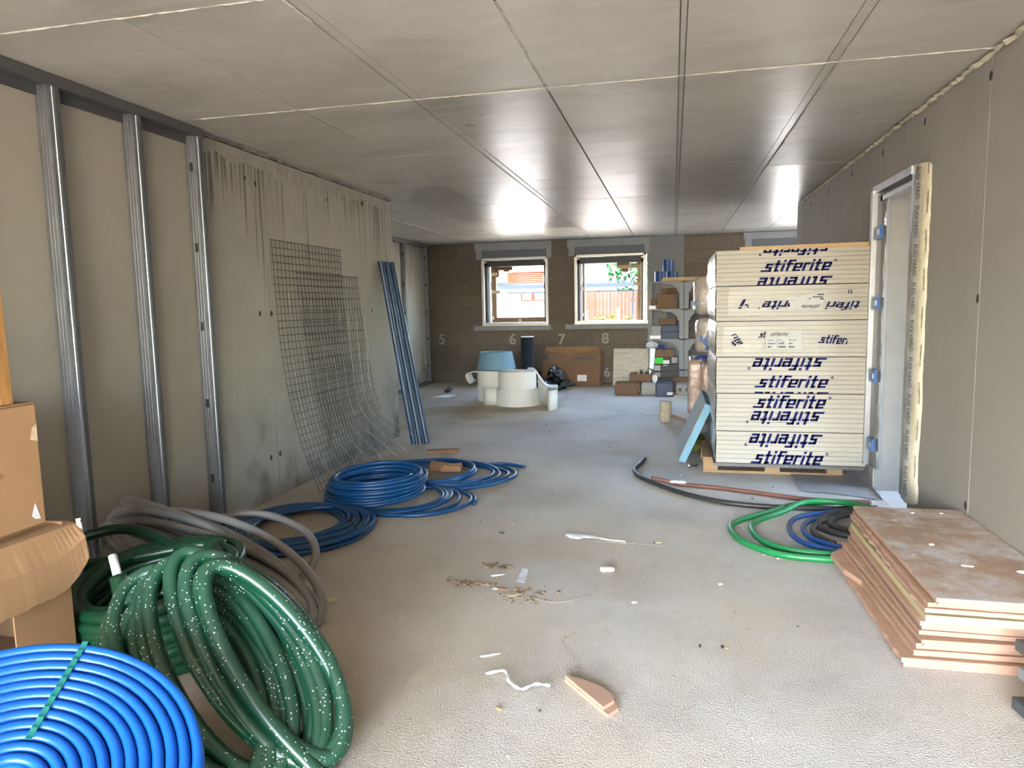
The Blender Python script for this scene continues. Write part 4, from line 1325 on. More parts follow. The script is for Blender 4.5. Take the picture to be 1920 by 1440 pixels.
def mesh_sheet(name, label, y0, y1, ztop, prof, ny, nz, shear, m_, r=.0027):
    """welded wire sheet: prof(s) gives x, z along its height, s from 0 (top) to 1 (floor)"""
    mb = MB()
    S_ = np.linspace(0, 1, nz)
    for k in range(ny):
        y = y0 + (y1 - y0) * k / (ny - 1)
        mb.tube([(*[prof(s)[0]], y + shear(s), prof(s)[1]) for s in np.linspace(0, 1, 16)], r, 4, cap=False)
    for s in S_:
        x, z = prof(s)
        mb.tube([(x + .004, y0 + shear(s) - .02, z), (x + .004 + .002, (y0 + y1) / 2 + shear(s), z), (x + .004, y1 + shear(s) + .02, z)], r, 4, cap=False)
    o = obj(name, mb, m_)
    return tag(o, label, 'wire mesh', 'welded wire sheets leaning on the concrete wall')


mesh_sheet('wire_mesh', 'front sheet of rusty welded wire mesh leaning on the concrete wall, reaching higher', 5.36, 6.60, 2.16,
           lambda s: (-3.275 + .03 * s + .27 * s ** 3.2, 2.16 * (1 - s) + .01), 21, 36, lambda s: .05 * s ** 2, 'wire')
mesh_sheet('wire_mesh', 'rear sheet of welded wire mesh, lower and shifted towards the blue pipes', 5.75, 6.98, 1.92,
           lambda s: (-3.284 + .015 * s + .13 * s ** 3, 1.90 * (1 - s) + .01), 21, 18, lambda s: .42 * s ** 1.3, 'wire')
for i in range(9):
    y = 5.55 + i * .19
    a, b = (-3.258, y, 1.75 - .03 * i), (-2.96 + .02 * i, y + .12 + .05 * i, .012)
    P = smooth_path([a, (-3.25, y + .02, 1.1), (-3.17, y + .06, .5), b], 5)
    o = obj('loose_wire', MB().tube(P, .0019, 4), 'wire_lit')
    tag(o, 'bright loose wire leaning among the wire mesh sheets', 'wire', 'loose bright wires on the mesh sheets')

# ================================================================== BIG COILS AND HOSES (left foreground)
# bright blue coil, tilted towards the camera, resting on a box below the frame
Cb = np.array((-1.587, 1.259, .436))
e = np.array((-.77, .637, 0))
e /= np.linalg.norm(e)
sd = np.array((e[1], -e[0], 0))
tl = R(25)
vv = np.array((e[0] * math.cos(tl), e[1] * math.cos(tl), math.sin(tl)))
nn = np.cross(sd, vv)
pr_ = .0152
keys = []
for lay in range(3):
    rs = [.445 - .0315 * i for i in range(13)]
    if lay % 2:
        rs = rs[::-1]
    for r_ in rs:
        c_ = Cb - nn * (lay * .029)
        keys.append((c_, sd * r_, vv * r_))
P = coil_path(keys, seg=56, jit=.0012, seed=2, start=-1.5)
bc = thing('pipe_coil', 'bright blue pipe coil tied with a green band in the near left corner', 'pipe coil', tuple(Cb - nn * .12))
obj('pipe', MB().tube(P, pr_, 10), 'blue_fg', bc, smooth=True)


def onc(r_, th, h):
    return Cb + sd * r_ * math.cos(th) + vv * r_ * math.sin(th) + nn * h


th = R(59)
v, f = [], []
st = [(.13 + .318 * i / 30, .0165 + .0015 * math.cos(i * 2.1)) for i in range(31)] + [(.458, .008), (.463, -.012), (.461, -.03), (.45, -.05)]
for i, (r_, h) in enumerate(st):
    dth = .008 / r_
    v += [onc(r_, th - dth, h), onc(r_, th + dth, h)]
    if i:
        o_ = 2 * i
        f.append((o_ - 2, o_ - 1, o_ + 1, o_))
sb = obj('band', MB().add(v, f), 'strap_green', bc)
so = sb.modifiers.new('thick', 'SOLIDIFY')
so.thickness = .002
# what the coil rests on: a carton, and the near ends of two long cartons
t = thing('carton', 'low brown carton under the bright blue coil', 'box', (-1.6, 1.25, 0))
obj('body', MB().box(-1.98, -1.30, 1.02, 1.40, 0, .20), 'card', t)


def ring(c, a, b):
    return (np.array(c), np.array(a), np.array(b))


# plaster-splashed green hose: turns lean left and shift to the right as they come forward
G0 = ring((-1.69, 2.0, .265), (.351, -.186, -.23), (.130, .158, .070))
G1 = ring((-1.597, 2.137, .315), (.374, -.155, -.28), (.132, .162, .088))
G2 = ring((-1.375, 2.13, .348), (.284, -.069, -.305), (.070, .132, .034))
keys = []
for i in range(10):
    t = i / 9
    jj = rng.normal(0, .012, 3)
    sa_, sb_ = 1 + rng.uniform(-.10, .03), 1 + rng.uniform(-.12, .08)
    A_, B_ = (G0, G1) if t < .5 else (G1, G2)
    u = t * 2 if t < .5 else t * 2 - 1
    c_ = [A_[k] * (1 - u) + B_[k] * u for k in range(3)]
    keys.append((c_[0] + jj + (np.array((-.02, .01, .035)) if i in (3, 7) else 0), c_[1] * sa_ * (1.06 if i in (3, 7) else 1), c_[2] * sb_))
keys = [ring((-1.52, 2.17, .30), np.array((.25, -.08, -.22)), np.array((.08, .11, .04))), ring((-1.50, 2.16, .31), np.array((.29, -.09, -.25)), np.array((.095, .13, .045)))] + keys
keys.append(ring((-1.375, 2.128, .35), np.array((.285, -.069, -.305)), np.array((.066, .125, .032))))
P = coil_path(keys, jit=.010, seed=14, start=-.9)
tl_ = smooth_path([P[-1], P[-1] + (P[-1] - P[-2]) * 4, (-1.24, 1.93, .04), (-1.40, 1.70, .04), (-1.62, 1.62, .04)], 10)[1:]
P = floor_clip(np.vstack([P, tl_]), .030)
o = obj('insulated_pipe_coil', MB().tube(P, .0285, 12), 'green', smooth=True)
tag(o, 'thick green hose coil splashed with white plaster, standing on edge in front', 'pipe coil')
# clean dark green coil behind, lying flat against the wall, with a white inner pipe at its cut end
keys = []
for lay in range(6):
    for i in range(3):
        r_ = .375 - .045 * i + rng.uniform(-.015, .015)
        keys.append(ring((-2.36 + rng.uniform(-.02, .02), 2.715, .035 + .066 * lay), (r_, 0, .03), (0, r_ * .95, .05)))
P = coil_path(keys, jit=.015, seed=23, start=1.0)
gk = thing('insulated_pipe_coil', 'clean dark green hose coil lying behind the boxes by the metal studs', 'pipe coil', (-2.5, 2.75, 0))
top = smooth_path([P[-1], P[-1] + (P[-1] - P[-2]) * 3, (-3.02, 2.72, .33), (-3.10, 2.92, .38), (-2.92, 3.04, .44), (-2.72, 3.04, .445), (-2.50, 2.98, .41), (-2.26, 2.90, .32), (-2.10, 2.82, .22), (-2.05, 2.72, .10)], 10)[1:]
obj('hose', MB().tube(floor_clip(np.vstack([P, top]), .03), .0285, 12), 'green_clean', gk, smooth=True)
en = smooth_path([(-1.90, 2.15, .28), (-2.02, 2.20, .35), (-2.12, 2.26, .43), (-2.19, 2.31, .52)], 8)
stb = thing('hose_end', 'cut green hose end with white inner pipe sticking up beside the torn carton', 'hose', (-1.9, 2.15, .0))
obj('sleeve', MB().tube(np.vstack([smooth_path([(-1.72, 2.03, .06), (-1.80, 2.08, .16), (-1.90, 2.15, .28)], 6)[:-1], en]), .033, 14), 'green_clean', stb, smooth=True)
d = (en[-1] - en[-2]) / np.linalg.norm(en[-1] - en[-2])
obj('inner_pipe', MB().tube([en[-1] - d * .02, en[-1] + d * .10], .017, 12), 'whitepipe', stb, smooth=True, label='white inner pipe')

# dusty grey coil
GA, GB = np.array((.755, -.147, -.172)), np.array((.075, .14, .175))
keys = []
for i in range(11):
    s_ = 1 - .03 * (i % 4) + rng.uniform(-.03, .03)
    sb_ = (1.15, .45, .85, .2, 1.0, .6, 1.2, .35, .8, .55, 1.0)[i]
    keys.append(ring((-2.46 + rng.uniform(-.02, .02), 3.17 + rng.uniform(-.03, .03), .19 + .012 * (i % 3)), GA * s_, GB * sb_))
P = coil_path(keys, jit=.028, seed=31, start=2.2)
lo = smooth_path([P[-1], P[-1] + (P[-1] - P[-2]) * 4, (-2.85, 3.35, .36), (-2.45, 3.62, .38), (-2.12, 3.62, .30), (-1.96, 3.48, .20), (-1.99, 3.33, .10)], 10)[1:]
gr_ = thing('pipe_coil', 'dusty grey pipe coil leaning loosely against the metal studs', 'pipe coil', (-2.4, 3.1, 0))
obj('pipe', MB().tube(np.maximum(floor_clip(np.vstack([P, lo]), .024), (-3.17, -9, 0)), .0235, 12), 'grey_pipe', gr_, smooth=True)
ge_ = smooth_path([(-2.15, 2.86, .30), (-1.98, 2.80, .25), (-1.87, 2.77, .20), (-1.80, 2.76, .17)], 6)
g2 = obj('pipe_end', MB().tube(ge_, .0235, 12), 'grey_pipe', gr_, smooth=True)
d = (ge_[-1] - ge_[-2]) / np.linalg.norm(ge_[-1] - ge_[-2])
obj('inner_pipe', MB().tube([ge_[-1] - d * .01, ge_[-1] + d * .03], .010, 10), 'whitepipe', g2, smooth=True, label='white inner pipe')

# cartons and varnished timber at the left edge
XB = -2.45
t = thing('carton', 'upper brown cardboard carton with punched hand hole, on the torn carton', 'box', (XB - .25, 2.0, .74))
bx = MB().box(XB - .5, XB, 1.45, 2.25, .757, 1.238)
obj('body', bx, 'card', t, bevel=.006)
a = [2 * math.pi * i / 20 for i in range(20)]
obj('hand_hole', MB().add([(XB + .002, 2.035 + .045 * math.cos(q_), .985 + .022 * math.sin(q_)) for q_ in a], [tuple(range(20))]), 'card_in', t)
obj('lid_flap', MB().box(XB - .5, XB + .004, 1.45, 2.245, 1.240, 1.246), 'card_in', t)
obj('tear', MB().add([(XB + .0022, 2.205, .85), (XB + .0022, 2.225, .78), (XB + .0022, 2.20, .785), (XB + .0022, 2.185, .80)], [(0, 1, 2, 3)]), 'paper', t)
obj('tear', MB().add([(XB + .0022, 2.222, 1.145), (XB + .0022, 2.243, 1.16), (XB + .0022, 2.244, 1.09), (XB + .0022, 2.21, 1.10)], [(0, 1, 2, 3)]), 'torn', t)
t = thing('carton', 'torn open brown carton with a hanging ragged flap, below the upper carton', 'box', (XB - .25, 2.0, .20))
z0, z1 = .20, .735
obj('body', MB().box(XB - .5, XB - .008, 2.325, 2.335, z0, z1).box(XB - .5, XB - .49, 1.45, 2.33, z0, z1).box(XB - .5, XB - .008, 1.45, 2.33, z0, z0 + .008).box(XB - .5, XB - .008, 1.45, 1.458, z0, z1), 'card_in', t)
obj('side_panel', MB().add([(XB, 2.07, z0), (XB, 2.335, z0), (XB, 2.335, .52), (XB, 2.07, .56), (XB - .006, 2.07, z0), (XB - .006, 2.335, z0), (XB - .006, 2.335, .52), (XB - .006, 2.07, .56)],
                           [(0, 1, 2, 3), (4, 5, 6, 7), (0, 1, 5, 4), (1, 2, 6, 5), (2, 3, 7, 6), (3, 0, 4, 7)]), 'card', t)
v, f = [], []
nn_ = 24
for i in range(nn_ + 1):
    y = 1.85 + .52 * i / nn_
    rag = .012 * noise.noise((y * 25, 2, 0))
    zt = .735 - .008 * i / nn_
    zb_ = .475 + .10 * max(0, (i / nn_ - .72) / .28) ** 1.5 + rag
    for k, (dx, z) in enumerate(((-.05, zt), (.018, zt - .01), (.06, (zt + zb_) / 2 + .01), (.075, zb_))):
        yk = y + (.012 * noise.noise((z * 30, 5, 0)) if i == nn_ else 0)
        v.append((XB + dx, yk, z))
    if i:
        o_ = 4 * i
        f += [(o_ - 4 + k, o_ - 3 + k, o_ + 1 + k, o_ + k) for k in range(3)]
fl = obj('torn_flap', MB().add(v, f), 'card', t)
so = fl.modifiers.new('thick', 'SOLIDIFY')
so.thickness = .006
v, f = [], []
for i in range(30):
    z = .58 + .155 * i / 29
    w_ = .010 + .008 * random.random()
    v += [(XB + .02 + .03 * (1 - i / 29), 2.366, z), (XB + .03 + .03 * (1 - i / 29), 2.366 + w_, z)]
    if i:
        o_ = 2 * i
        f.append((o_ - 2, o_ - 1, o_ + 1, o_))
obj('ragged_edge', MB().add(v, f), 'torn', t)
t = thing('carton', 'lowest brown carton at the left edge, under the torn one', 'box', (XB - .25, 2.0, 0))
obj('body', MB().box(XB - .5, XB - .01, 1.45, 2.36, 0, .19), 'card', t)
fl = obj('flap', MB().add([(XB - .01, 2.10, .19), (XB - .01, 2.36, .19), (XB + .07, 2.36, .165), (XB + .07, 2.12, .165)], [(0, 1, 2, 3)]), 'card', t)
so = fl.modifiers.new('thick', 'SOLIDIFY')
so.thickness = .006
t = thing('grooved_timber', 'varnished grooved timber standing on the upper carton at the left edge', 'timber', (XB - .1, 1.9, 1.25))
mb = MB()
for k in range(4):
    yy0 = 2.168 - .06 * k
    q_ = [(XB - .10, yy0 - .056, 1.2465), (XB - .01, yy0 - .056, 1.2465), (XB - .01, yy0, 1.2465), (XB - .10, yy0, 1.2465)]
    v = q_ + [(x, y - .012, 1.95) for x, y, z in q_]
    obj('board', MB().add(v, [(0, 3, 2, 1), (4, 5, 6, 7), (0, 1, 5, 4), (1, 2, 6, 5), (2, 3, 7, 6), (3, 0, 4, 7)]), 'pine_dark', t, bevel=.004)

# ================================================================== BACK OF THE ROOM
def roll(name, label, c, r0, r1, z0, z1, m_, core=.06, group='white foam rolls', cat='foam roll', grooves=0):
    t = thing(name, label, cat, (c[0], c[1], z0), group)
    mb = MB().cyl(c, r0, r1, z0, z1, 48, inner=core)
    obj('roll_body', mb, m_, t)
    sp_ = [(c[0] + (core + (r1 - core) * q_ / 160 - .003) * math.cos(q_ * .35), c[1] + (core + (r1 - core) * q_ / 160 - .003) * math.sin(q_ * .35), z1 + .001) for q_ in range(160)]
    obj('spiral_edge', MB().tube(sp_, .003, 4), m_, t)
    return t


roll('foam_roll', 'lower white foam roll of the front pair in the back of the room', (-2.42, 10.92), .355, .355, 0, .252, 'whitefoam')
roll('foam_roll', 'upper white foam roll resting on the front lower roll', (-2.43, 10.92), .305, .305, .254, .535, 'whitefoam')
roll('foam_roll', 'white foam roll at the back left, under the pale blue roll', (-2.90, 11.43), .33, .33, 0, .27, 'whitefoam')
roll('foam_roll', 'thin white foam roll between the back left roll and the pale blue roll', (-2.90, 11.43), .325, .325, .272, .50, 'whitefoam')
roll('foam_roll', 'pale blue foam roll with slanting side, topmost of the left pile', (-2.90, 11.43), .33, .27, .53, .81, 'bluefoam', group='foam rolls')


def sheet(name, label, path, z0, z1, m_, th_=.008, parent=None):
    P = smooth_path([(x, y, 0) for x, y in path], 8)
    v, f = [], []
    for i, p in enumerate(P):
        v += [(p[0], p[1], z0), (p[0], p[1], z1)]
        if i:
            o_ = 2 * i
            f.append((o_ - 2, o_ - 1, o_ + 1, o_))
    o = obj(name, MB().add(v, f), m_, smooth=True)
    s_ = o.modifiers.new('thick', 'SOLIDIFY')
    s_.thickness = th_
    tag(o, label, 'foam sheet')
    return o


sheet('foam_sheet', 'curled end of white foam sheet standing right of the front rolls', [(-2.02, 10.95), (-1.92, 10.75), (-1.86, 10.45), (-1.80, 10.28), (-1.72, 10.42), (-1.74, 10.62)], 0, .30, 'whitefoam')
sheet('foam_sheet', 'white foam strip standing left of the front rolls', [(-2.98, 10.86), (-2.92, 10.78), (-2.84, 10.76), (-2.74, 10.80)], 0, .27, 'whitefoam')
# flap hanging over the left pile
v, f = [], []
fp = [(-2.60, .516), (-2.80, .516), (-3.05, .516), (-3.24, .510), (-3.32, .46), (-3.30, .38), (-3.26, .32), (-3.235, .32), (-3.235, .36)]
Pq = smooth_path([(x, 0, z) for x, z in fp], 6)
for i, p in enumerate(Pq):
    v += [(p[0], 11.0, p[2]), (p[0], 11.34, p[2])]
    if i:
        o_ = 2 * i
        f.append((o_ - 2, o_ - 1, o_ + 1, o_))
fo = obj('foam_sheet', MB().add(v, f), 'whitefoam', smooth=True)
so = fo.modifiers.new('thick', 'SOLIDIFY')
so.thickness = .012
tag(fo, 'white foam sheet draped over the left pile, its end curling under', 'foam sheet')
v, f = [], []
fp = [(-2.28, 11.0, .549), (-2.17, 11.0, .54), (-2.08, 10.99, .43), (-1.99, 10.98, .31), (-1.91, 10.98, .27), (-1.78, 11.0, .265)]
Pq = smooth_path(fp, 6)
for i, p in enumerate(Pq):
    v += [tuple(p), (p[0] - .06, p[1] + .30, p[2] + .01), (p[0] - .06, p[1] + .30, 0.01 if i > 10 else p[2] - .02)]
    if i:
        o_ = 3 * i
        f += [(o_ - 3, o_ - 2, o_ + 1, o_), (o_ - 2, o_ - 1, o_ + 2, o_ + 1)]
fo = obj('foam_sheet', MB().add(v, f), 'whitefoam', smooth=True)
so = fo.modifiers.new('thick', 'SOLIDIFY')
so.thickness = .006
tag(fo, 'white foam sheet sloping down to the right from the upper front roll', 'foam sheet')
t = thing('membrane_roll', 'tall black membrane roll standing upright behind the foam rolls', 'membrane roll', (-2.385, 11.55, 0))
obj('roll_body', MB().cyl((-2.385, 11.55), .108, .108, 0, 1.05, 32, inner=.04), 'darkroll', t)
obj('rim', MB().cyl((-2.385, 11.55), .1085, .1085, 1.05, 1.06, 32, inner=.095), 'whitepipe', t, label='pale cut rim')

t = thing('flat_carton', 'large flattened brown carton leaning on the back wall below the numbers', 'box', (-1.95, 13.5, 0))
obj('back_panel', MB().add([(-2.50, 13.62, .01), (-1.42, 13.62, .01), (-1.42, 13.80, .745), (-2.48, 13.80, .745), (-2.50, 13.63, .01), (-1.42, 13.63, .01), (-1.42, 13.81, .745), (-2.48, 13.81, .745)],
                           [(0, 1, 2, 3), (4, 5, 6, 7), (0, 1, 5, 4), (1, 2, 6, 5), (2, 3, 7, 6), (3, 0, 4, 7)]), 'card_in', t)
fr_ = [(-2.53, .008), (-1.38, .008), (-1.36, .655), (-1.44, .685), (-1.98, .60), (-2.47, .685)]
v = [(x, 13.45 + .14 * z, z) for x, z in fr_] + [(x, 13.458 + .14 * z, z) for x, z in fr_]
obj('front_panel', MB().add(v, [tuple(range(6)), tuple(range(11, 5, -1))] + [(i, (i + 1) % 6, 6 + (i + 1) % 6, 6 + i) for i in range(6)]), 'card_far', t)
obj('side_panel', MB().add([(-1.38, 13.455, .01), (-1.33, 13.70, .01), (-1.33, 13.80, .66), (-1.36, 13.55, .66)], [(0, 1, 2, 3)]), 'card_far', t)
obj('sticker', MB().box(-1.80, -1.62, 13.448, 13.452, .10, .22), 'paper', t)
mb = MB().box(-1.86, -1.80, 13.505, 13.512, .50, .56)
for i in range(6):
    mb.box(-1.77 + i * .055, -1.735 + i * .055, 13.505, 13.512, .515, .555)
obj('printed_mark', mb, 'bluebox', t)
obj('printed_mark', MB().box(-2.45, -2.38, 13.505, 13.512, .52, .60), 'bluebox', t)
o = obj('plastic_bag', puff(-2.66, -1.80, 12.6, 13.3, -.03, .20, amp=.10, e=2.2, n=14, seed=31), 'blackbag', smooth=True)
tag(o, 'black plastic bag slumped on the floor before the flattened carton', 'bag')
obj('peak', puff(-2.34, -1.95, 12.75, 13.25, .02, .47, amp=.10, e=1.7, n=12, seed=37), 'blackbag', o, smooth=True)
o = obj('plastic_bag', puff(-2.75, -2.48, 13.4, 13.75, .005, .30, amp=.05, e=2.2, n=10, seed=41), 'blackbag', smooth=True)
tag(o, 'black bag standing half hidden behind the black membrane roll', 'bag')
t = thing('metal_faced_board', 'worn metal faced board leaning on the back wall beside the shelves', 'board', (-.8, 13.75, 0))
obj('sheet', MB().add([(-1.13, 13.62, .0), (-.36, 13.62, .0), (-.36, 13.84, .70), (-1.13, 13.84, .70), (-1.13, 13.65, 0), (-.36, 13.65, 0), (-.36, 13.87, .70), (-1.13, 13.87, .70)],
                      [(0, 1, 2, 3), (4, 5, 6, 7), (0, 1, 5, 4), (1, 2, 6, 5), (2, 3, 7, 6), (3, 0, 4, 7)]), 'alusheet', t)
mb = MB()
for i in range(9):
    x = -1.10 + .05 * i * random.uniform(.9, 1.1)
    mb.box(x, x + .012, 13.635, 13.645, .03, .14 + .04 * random.random())
obj('scratch', mb, 'coredrill', t)
obj('seam', MB().box(-1.12, -.60, 13.655, 13.665, .20, .207), 'coredrill', t)


# shelves
def shelf_unit(label, x0, x1, post_x):
    t = thing('shelf_unit', label, 'shelves', ((x0 + x1) / 2, 13.5, 0), 'grey plastic shelf units')
    for z in (.35, .915, 1.46, 1.965):
        obj('shelf_board', MB().box(x0, x1, 13.2, 13.68, z - .02, z), 'shelf', t)
    for x in (x0 + .0, x1 - .075):
        for y in (13.2, 13.62):
            if x < -.2 and y < 13.5:
                continue
            obj('post', MB().box(x, x + .075, y, y + .06, 0, 1.96), 'shelf', t)
    for z in (.915, 1.46, 1.965):          # curved brackets at the front post
        for px, s_ in post_x:
            pr2 = [(px, z - .02)] + [(px + s_ * .22 * (1 - math.cos(q_)), z - .022 - .17 * (1 - math.sin(q_))) for q_ in np.linspace(math.pi / 2, 0, 8)]
            pr2 = [(px + s_ * .30, z - .02), (px + s_ * .30, z - .045)] + [(px + s_ * (.03 + .22 * (1 - math.sin(q_))), z - .045 - .16 * (1 - math.cos(q_))) for q_ in np.linspace(0, math.pi / 2, 8)] + [(px, z - .205), (px, z - .02)]
            k = len(pr2)
            v = [(x, 13.205, z_) for x, z_ in pr2] + [(x, 13.23, z_) for x, z_ in pr2]
            obj('bracket', MB().add(v, [tuple(range(k)), tuple(range(2 * k - 1, k - 1, -1))] + [(i, (i + 1) % k, k + (i + 1) % k, k + i) for i in range(k)]), 'shelf', t)
    return t


shelf_unit('grey plastic shelf unit beside the right window, laden with cartons', -.46, .19, [(.115, -1)])
shelf_unit('grey plastic shelf unit half hidden behind the wool bags', .20, .95, [(.275, 1)])
o = obj('particle_board', MB().add([(-.21, 13.15, 1.967), (.95, 13.15, 1.967), (.95, 13.6, 1.967), (-.21, 13.6, 1.967), (-.18, 13.15, 2.03), (.95, 13.15, 2.03), (.95, 13.6, 2.03), (-.18, 13.6, 2.03)],
                                   [(0, 3, 2, 1), (4, 5, 6, 7), (0, 1, 5, 4), (1, 2, 6, 5), (2, 3, 7, 6), (3, 0, 4, 7)]), 'pine')
tag(o, 'pale wooden board lying across the tops of both shelf units', 'board')


def reel(label, c, r, z0, z1):
    t = thing('blue_reel', label, 'reel', (c[0], c[1], z0), 'blue reels on top of the shelves')
    obj('wound_film', MB().cyl(c, r, r, z0, z1, 28, inner=.03), 'bluetube', t, smooth=False)
    return t


reel('lower blue reel lying on the left shelf unit top, under the taller one', (-.235, 13.42), .105, 1.966, 2.15)
reel('lower blue reel at the right, half behind the pale wooden board', (-.03, 13.62), .11, 2.031, 2.15)
reel('narrow blue reel standing on top of the lower blue reels', (-.10, 13.5), .10, 2.152, 2.37)


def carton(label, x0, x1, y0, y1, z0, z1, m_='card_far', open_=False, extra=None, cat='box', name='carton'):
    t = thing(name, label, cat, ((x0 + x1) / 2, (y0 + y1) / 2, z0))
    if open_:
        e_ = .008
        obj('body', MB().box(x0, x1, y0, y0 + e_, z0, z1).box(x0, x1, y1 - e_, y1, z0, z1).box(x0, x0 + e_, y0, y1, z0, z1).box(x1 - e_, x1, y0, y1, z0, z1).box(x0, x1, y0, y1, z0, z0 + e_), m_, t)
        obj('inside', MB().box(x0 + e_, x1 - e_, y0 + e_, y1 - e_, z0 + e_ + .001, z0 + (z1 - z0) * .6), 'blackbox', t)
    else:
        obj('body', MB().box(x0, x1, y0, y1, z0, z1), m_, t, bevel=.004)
    for nm, a_, m2 in (extra or []):
        obj(nm, MB().box(*a_), m2, t)
    return t


Y0 = 13.22
carton('brown carton on the second shelf, the large one by the post', -.295, .075, Y0, 13.55, 1.461, 1.735, extra=[('printed_mark', (.02, .05, Y0 - .003, Y0, 1.68, 1.71), 'blackbox')])
carton('brown carton lying on the large carton of the second shelf', -.215, .09, 13.3, 13.55, 1.737, 1.84)
carton('small brown carton left of the large one on the second shelf', -.40, -.305, Y0 + .02, 13.5, 1.53, 1.645)
carton('white shallow tray under the small carton on the second shelf', -.43, -.305, Y0, 13.5, 1.461, 1.527, 'whitepipe', cat='tray', name='tray')
carton('upper navy box of the third shelf pile', -.20, .095, Y0, 13.5, 1.045, 1.165, 'bluebox')
carton('lower navy box of the third shelf pile', -.207, .10, Y0, 13.5, .916, 1.043, 'bluebox')
carton('open brown carton on the navy boxes of the third shelf', -.256, .06, Y0 + .01, 13.5, 1.167, 1.285, open_=True)
carton('blue case behind the open carton on the third shelf', -.11, .11, 13.53, 13.62, 1.167, 1.385, 'bluebox', cat='case', name='tool_case')
carton('small grey carton with white fittings on the third shelf', -.385, -.215, Y0, 13.5, .985, 1.15, 'shelf')
carton('white fittings tray at the left end of the third shelf', -.42, -.215, Y0, 13.5, .916, .98, 'whitepipe', cat='tray', name='tray')
carton('pale carton on the second shelf of the half hidden unit', .31, .52, Y0, 13.5, 1.461, 1.60, 'shelf')
carton('brown carton on the third shelf of the half hidden unit', .44, .62, Y0, 13.5, .916, 1.01, 'card_far')
carton('dark carton at the back of the second shelf of the half hidden unit', .30, .80, 13.52, 13.62, 1.461, 1.68, 'blackbox')
# pile below the shelves
carton('lowest charcoal box of the pile under the shelves', -.34, .085, 13.0, 13.19, .215, .335, 'blackbox', extra=[('box_label', (-.33, -.22, 12.996, 13.0, .23, .31), 'label')])
carton('middle charcoal box of the pile under the shelves', -.34, .085, 13.0, 13.19, .337, .462, 'blackbox', extra=[('box_label', (-.33, -.22, 12.996, 13.0, .35, .445), 'label'), ('box_handle', (-.16, -.09, 12.994, 13.0, .44, .45), 'paper')])
carton('charcoal box with lime green label, top of the pile', -.32, .083, 13.0, 13.19, .464, .595, 'blackbox',
       extra=[('box_label', (-.32, -.17, 12.996, 13.0, .475, .585), 'greenlabel'), ('box_label', (-.02, .08, 12.996, 13.0, .49, .59), 'label'), ('box_label', (-.17, -.06, 12.995, 13.0, .475, .54), 'paper')])
carton('plinth carton under the charcoal boxes', -.34, .09, 13.0, 13.19, 0, .213, 'blackbox')
carton('brown carton on the charcoal boxes under the shelves', -.30, .03, 13.0, 13.19, .597, .735, 'card_far')
o = obj('plastic_bag', puff(-.50, -.25, 12.95, 13.19, .74, .90, amp=.04, e=2.2, n=9, seed=51), 'clearbag', smooth=True)
tag(o, 'clear plastic bag bulging from the lowest visible shelf', 'bag')
obj('blue_content', puff(-.30, -.10, 12.98, 13.18, .737, .83, amp=.03, e=2.2, n=8, seed=53), 'bluetube', o, smooth=True)
o = obj('paper_sheet', MB().add([(-.41, 12.93, .40), (-.34, 12.96, .38), (-.31, 12.97, .75), (-.40, 12.95, .76), (-.41, 12.935, .40), (-.34, 12.965, .38), (-.31, 12.975, .75), (-.40, 12.955, .76)],
                                [(0, 1, 2, 3), (4, 5, 6, 7), (0, 1, 5, 4), (1, 2, 6, 5), (2, 3, 7, 6), (3, 0, 4, 7)]), 'paper')
tag(o, 'pale upright paper bag beside the charcoal box pile', 'paper')
# on the floor in front
carton('open brown carton at the left on the floor before the metal faced board', -.975, -.565, 12.2, 12.55, 0, .205, open_=True, extra=[('printed_mark', (-.64, -.61, 12.195, 12.2, .14, .17), 'blackbox'), ('box_label', (-.564, -.560, 12.25, 12.5, .03, .16), 'paper')])
t = carton('open brown carton with white fittings, behind the front floor carton', -.755, -.37, 12.75, 13.1, .0, .31, open_=True)
for i in range(6):
    x = -.66 + .05 * i
    obj('fitting', puff(x - .02, x + .03, 12.85, 12.92, .22, .33 + .03 * (i % 3), amp=.012, e=2, n=5, seed=60 + i), 'whitepipe' if i % 2 else 'blackbox', t)
carton('white carton on the floor between the brown and navy ones', -.53, -.285, 12.3, 12.6, 0, .175, 'label')
carton('navy open carton on the floor with a white label', -.27, .015, 12.0, 12.35, 0, .225, 'bluebox', open_=True, extra=[('box_label', (-.09, .005, 11.996, 12.0, .03, .08), 'paper')])
carton('pale carton with printed marks at the right end of the floor row', .06, .40, 12.22, 12.6, 0, .18, 'label', extra=[('printed_mark', (.10, .15, 12.216, 12.22, .06, .13), 'card_far'), ('printed_mark', (.22, .27, 12.216, 12.22, .07, .12), 'blackbox')])
carton('flat brown carton lying on the pale floor carton', .0, .42, 12.65, 13.0, .0, .24, 'card_far')
o = obj('paper_sheet', puff(-.36, -.25, 12.38, 12.42, .178, .34, amp=.02, e=2.4, n=8, seed=71), 'paper', smooth=True)
tag(o, 'crumpled pale paper sticking up behind the navy floor carton', 'paper')
# small things on the far floor at the left
o = obj('cable_reel', MB().tube(smooth_path([(-4.10, 12.3, .02), (-4.05, 12.36, .05), (-4.0, 12.3, .09), (-4.05, 12.25, .05)], 5), .035, 8), 'dark_scrap', smooth=True)
tag(o, 'small dark coil of cable on the far left floor', 'cable')
o = obj('paper_sheet', MB().prism([(-4.12, 11.55), (-3.82, 11.6), (-3.78, 11.95), (-4.02, 11.95)], .002, .006), 'paper')
tag(o, 'flat paper sheet on the far left floor near the studs', 'paper')

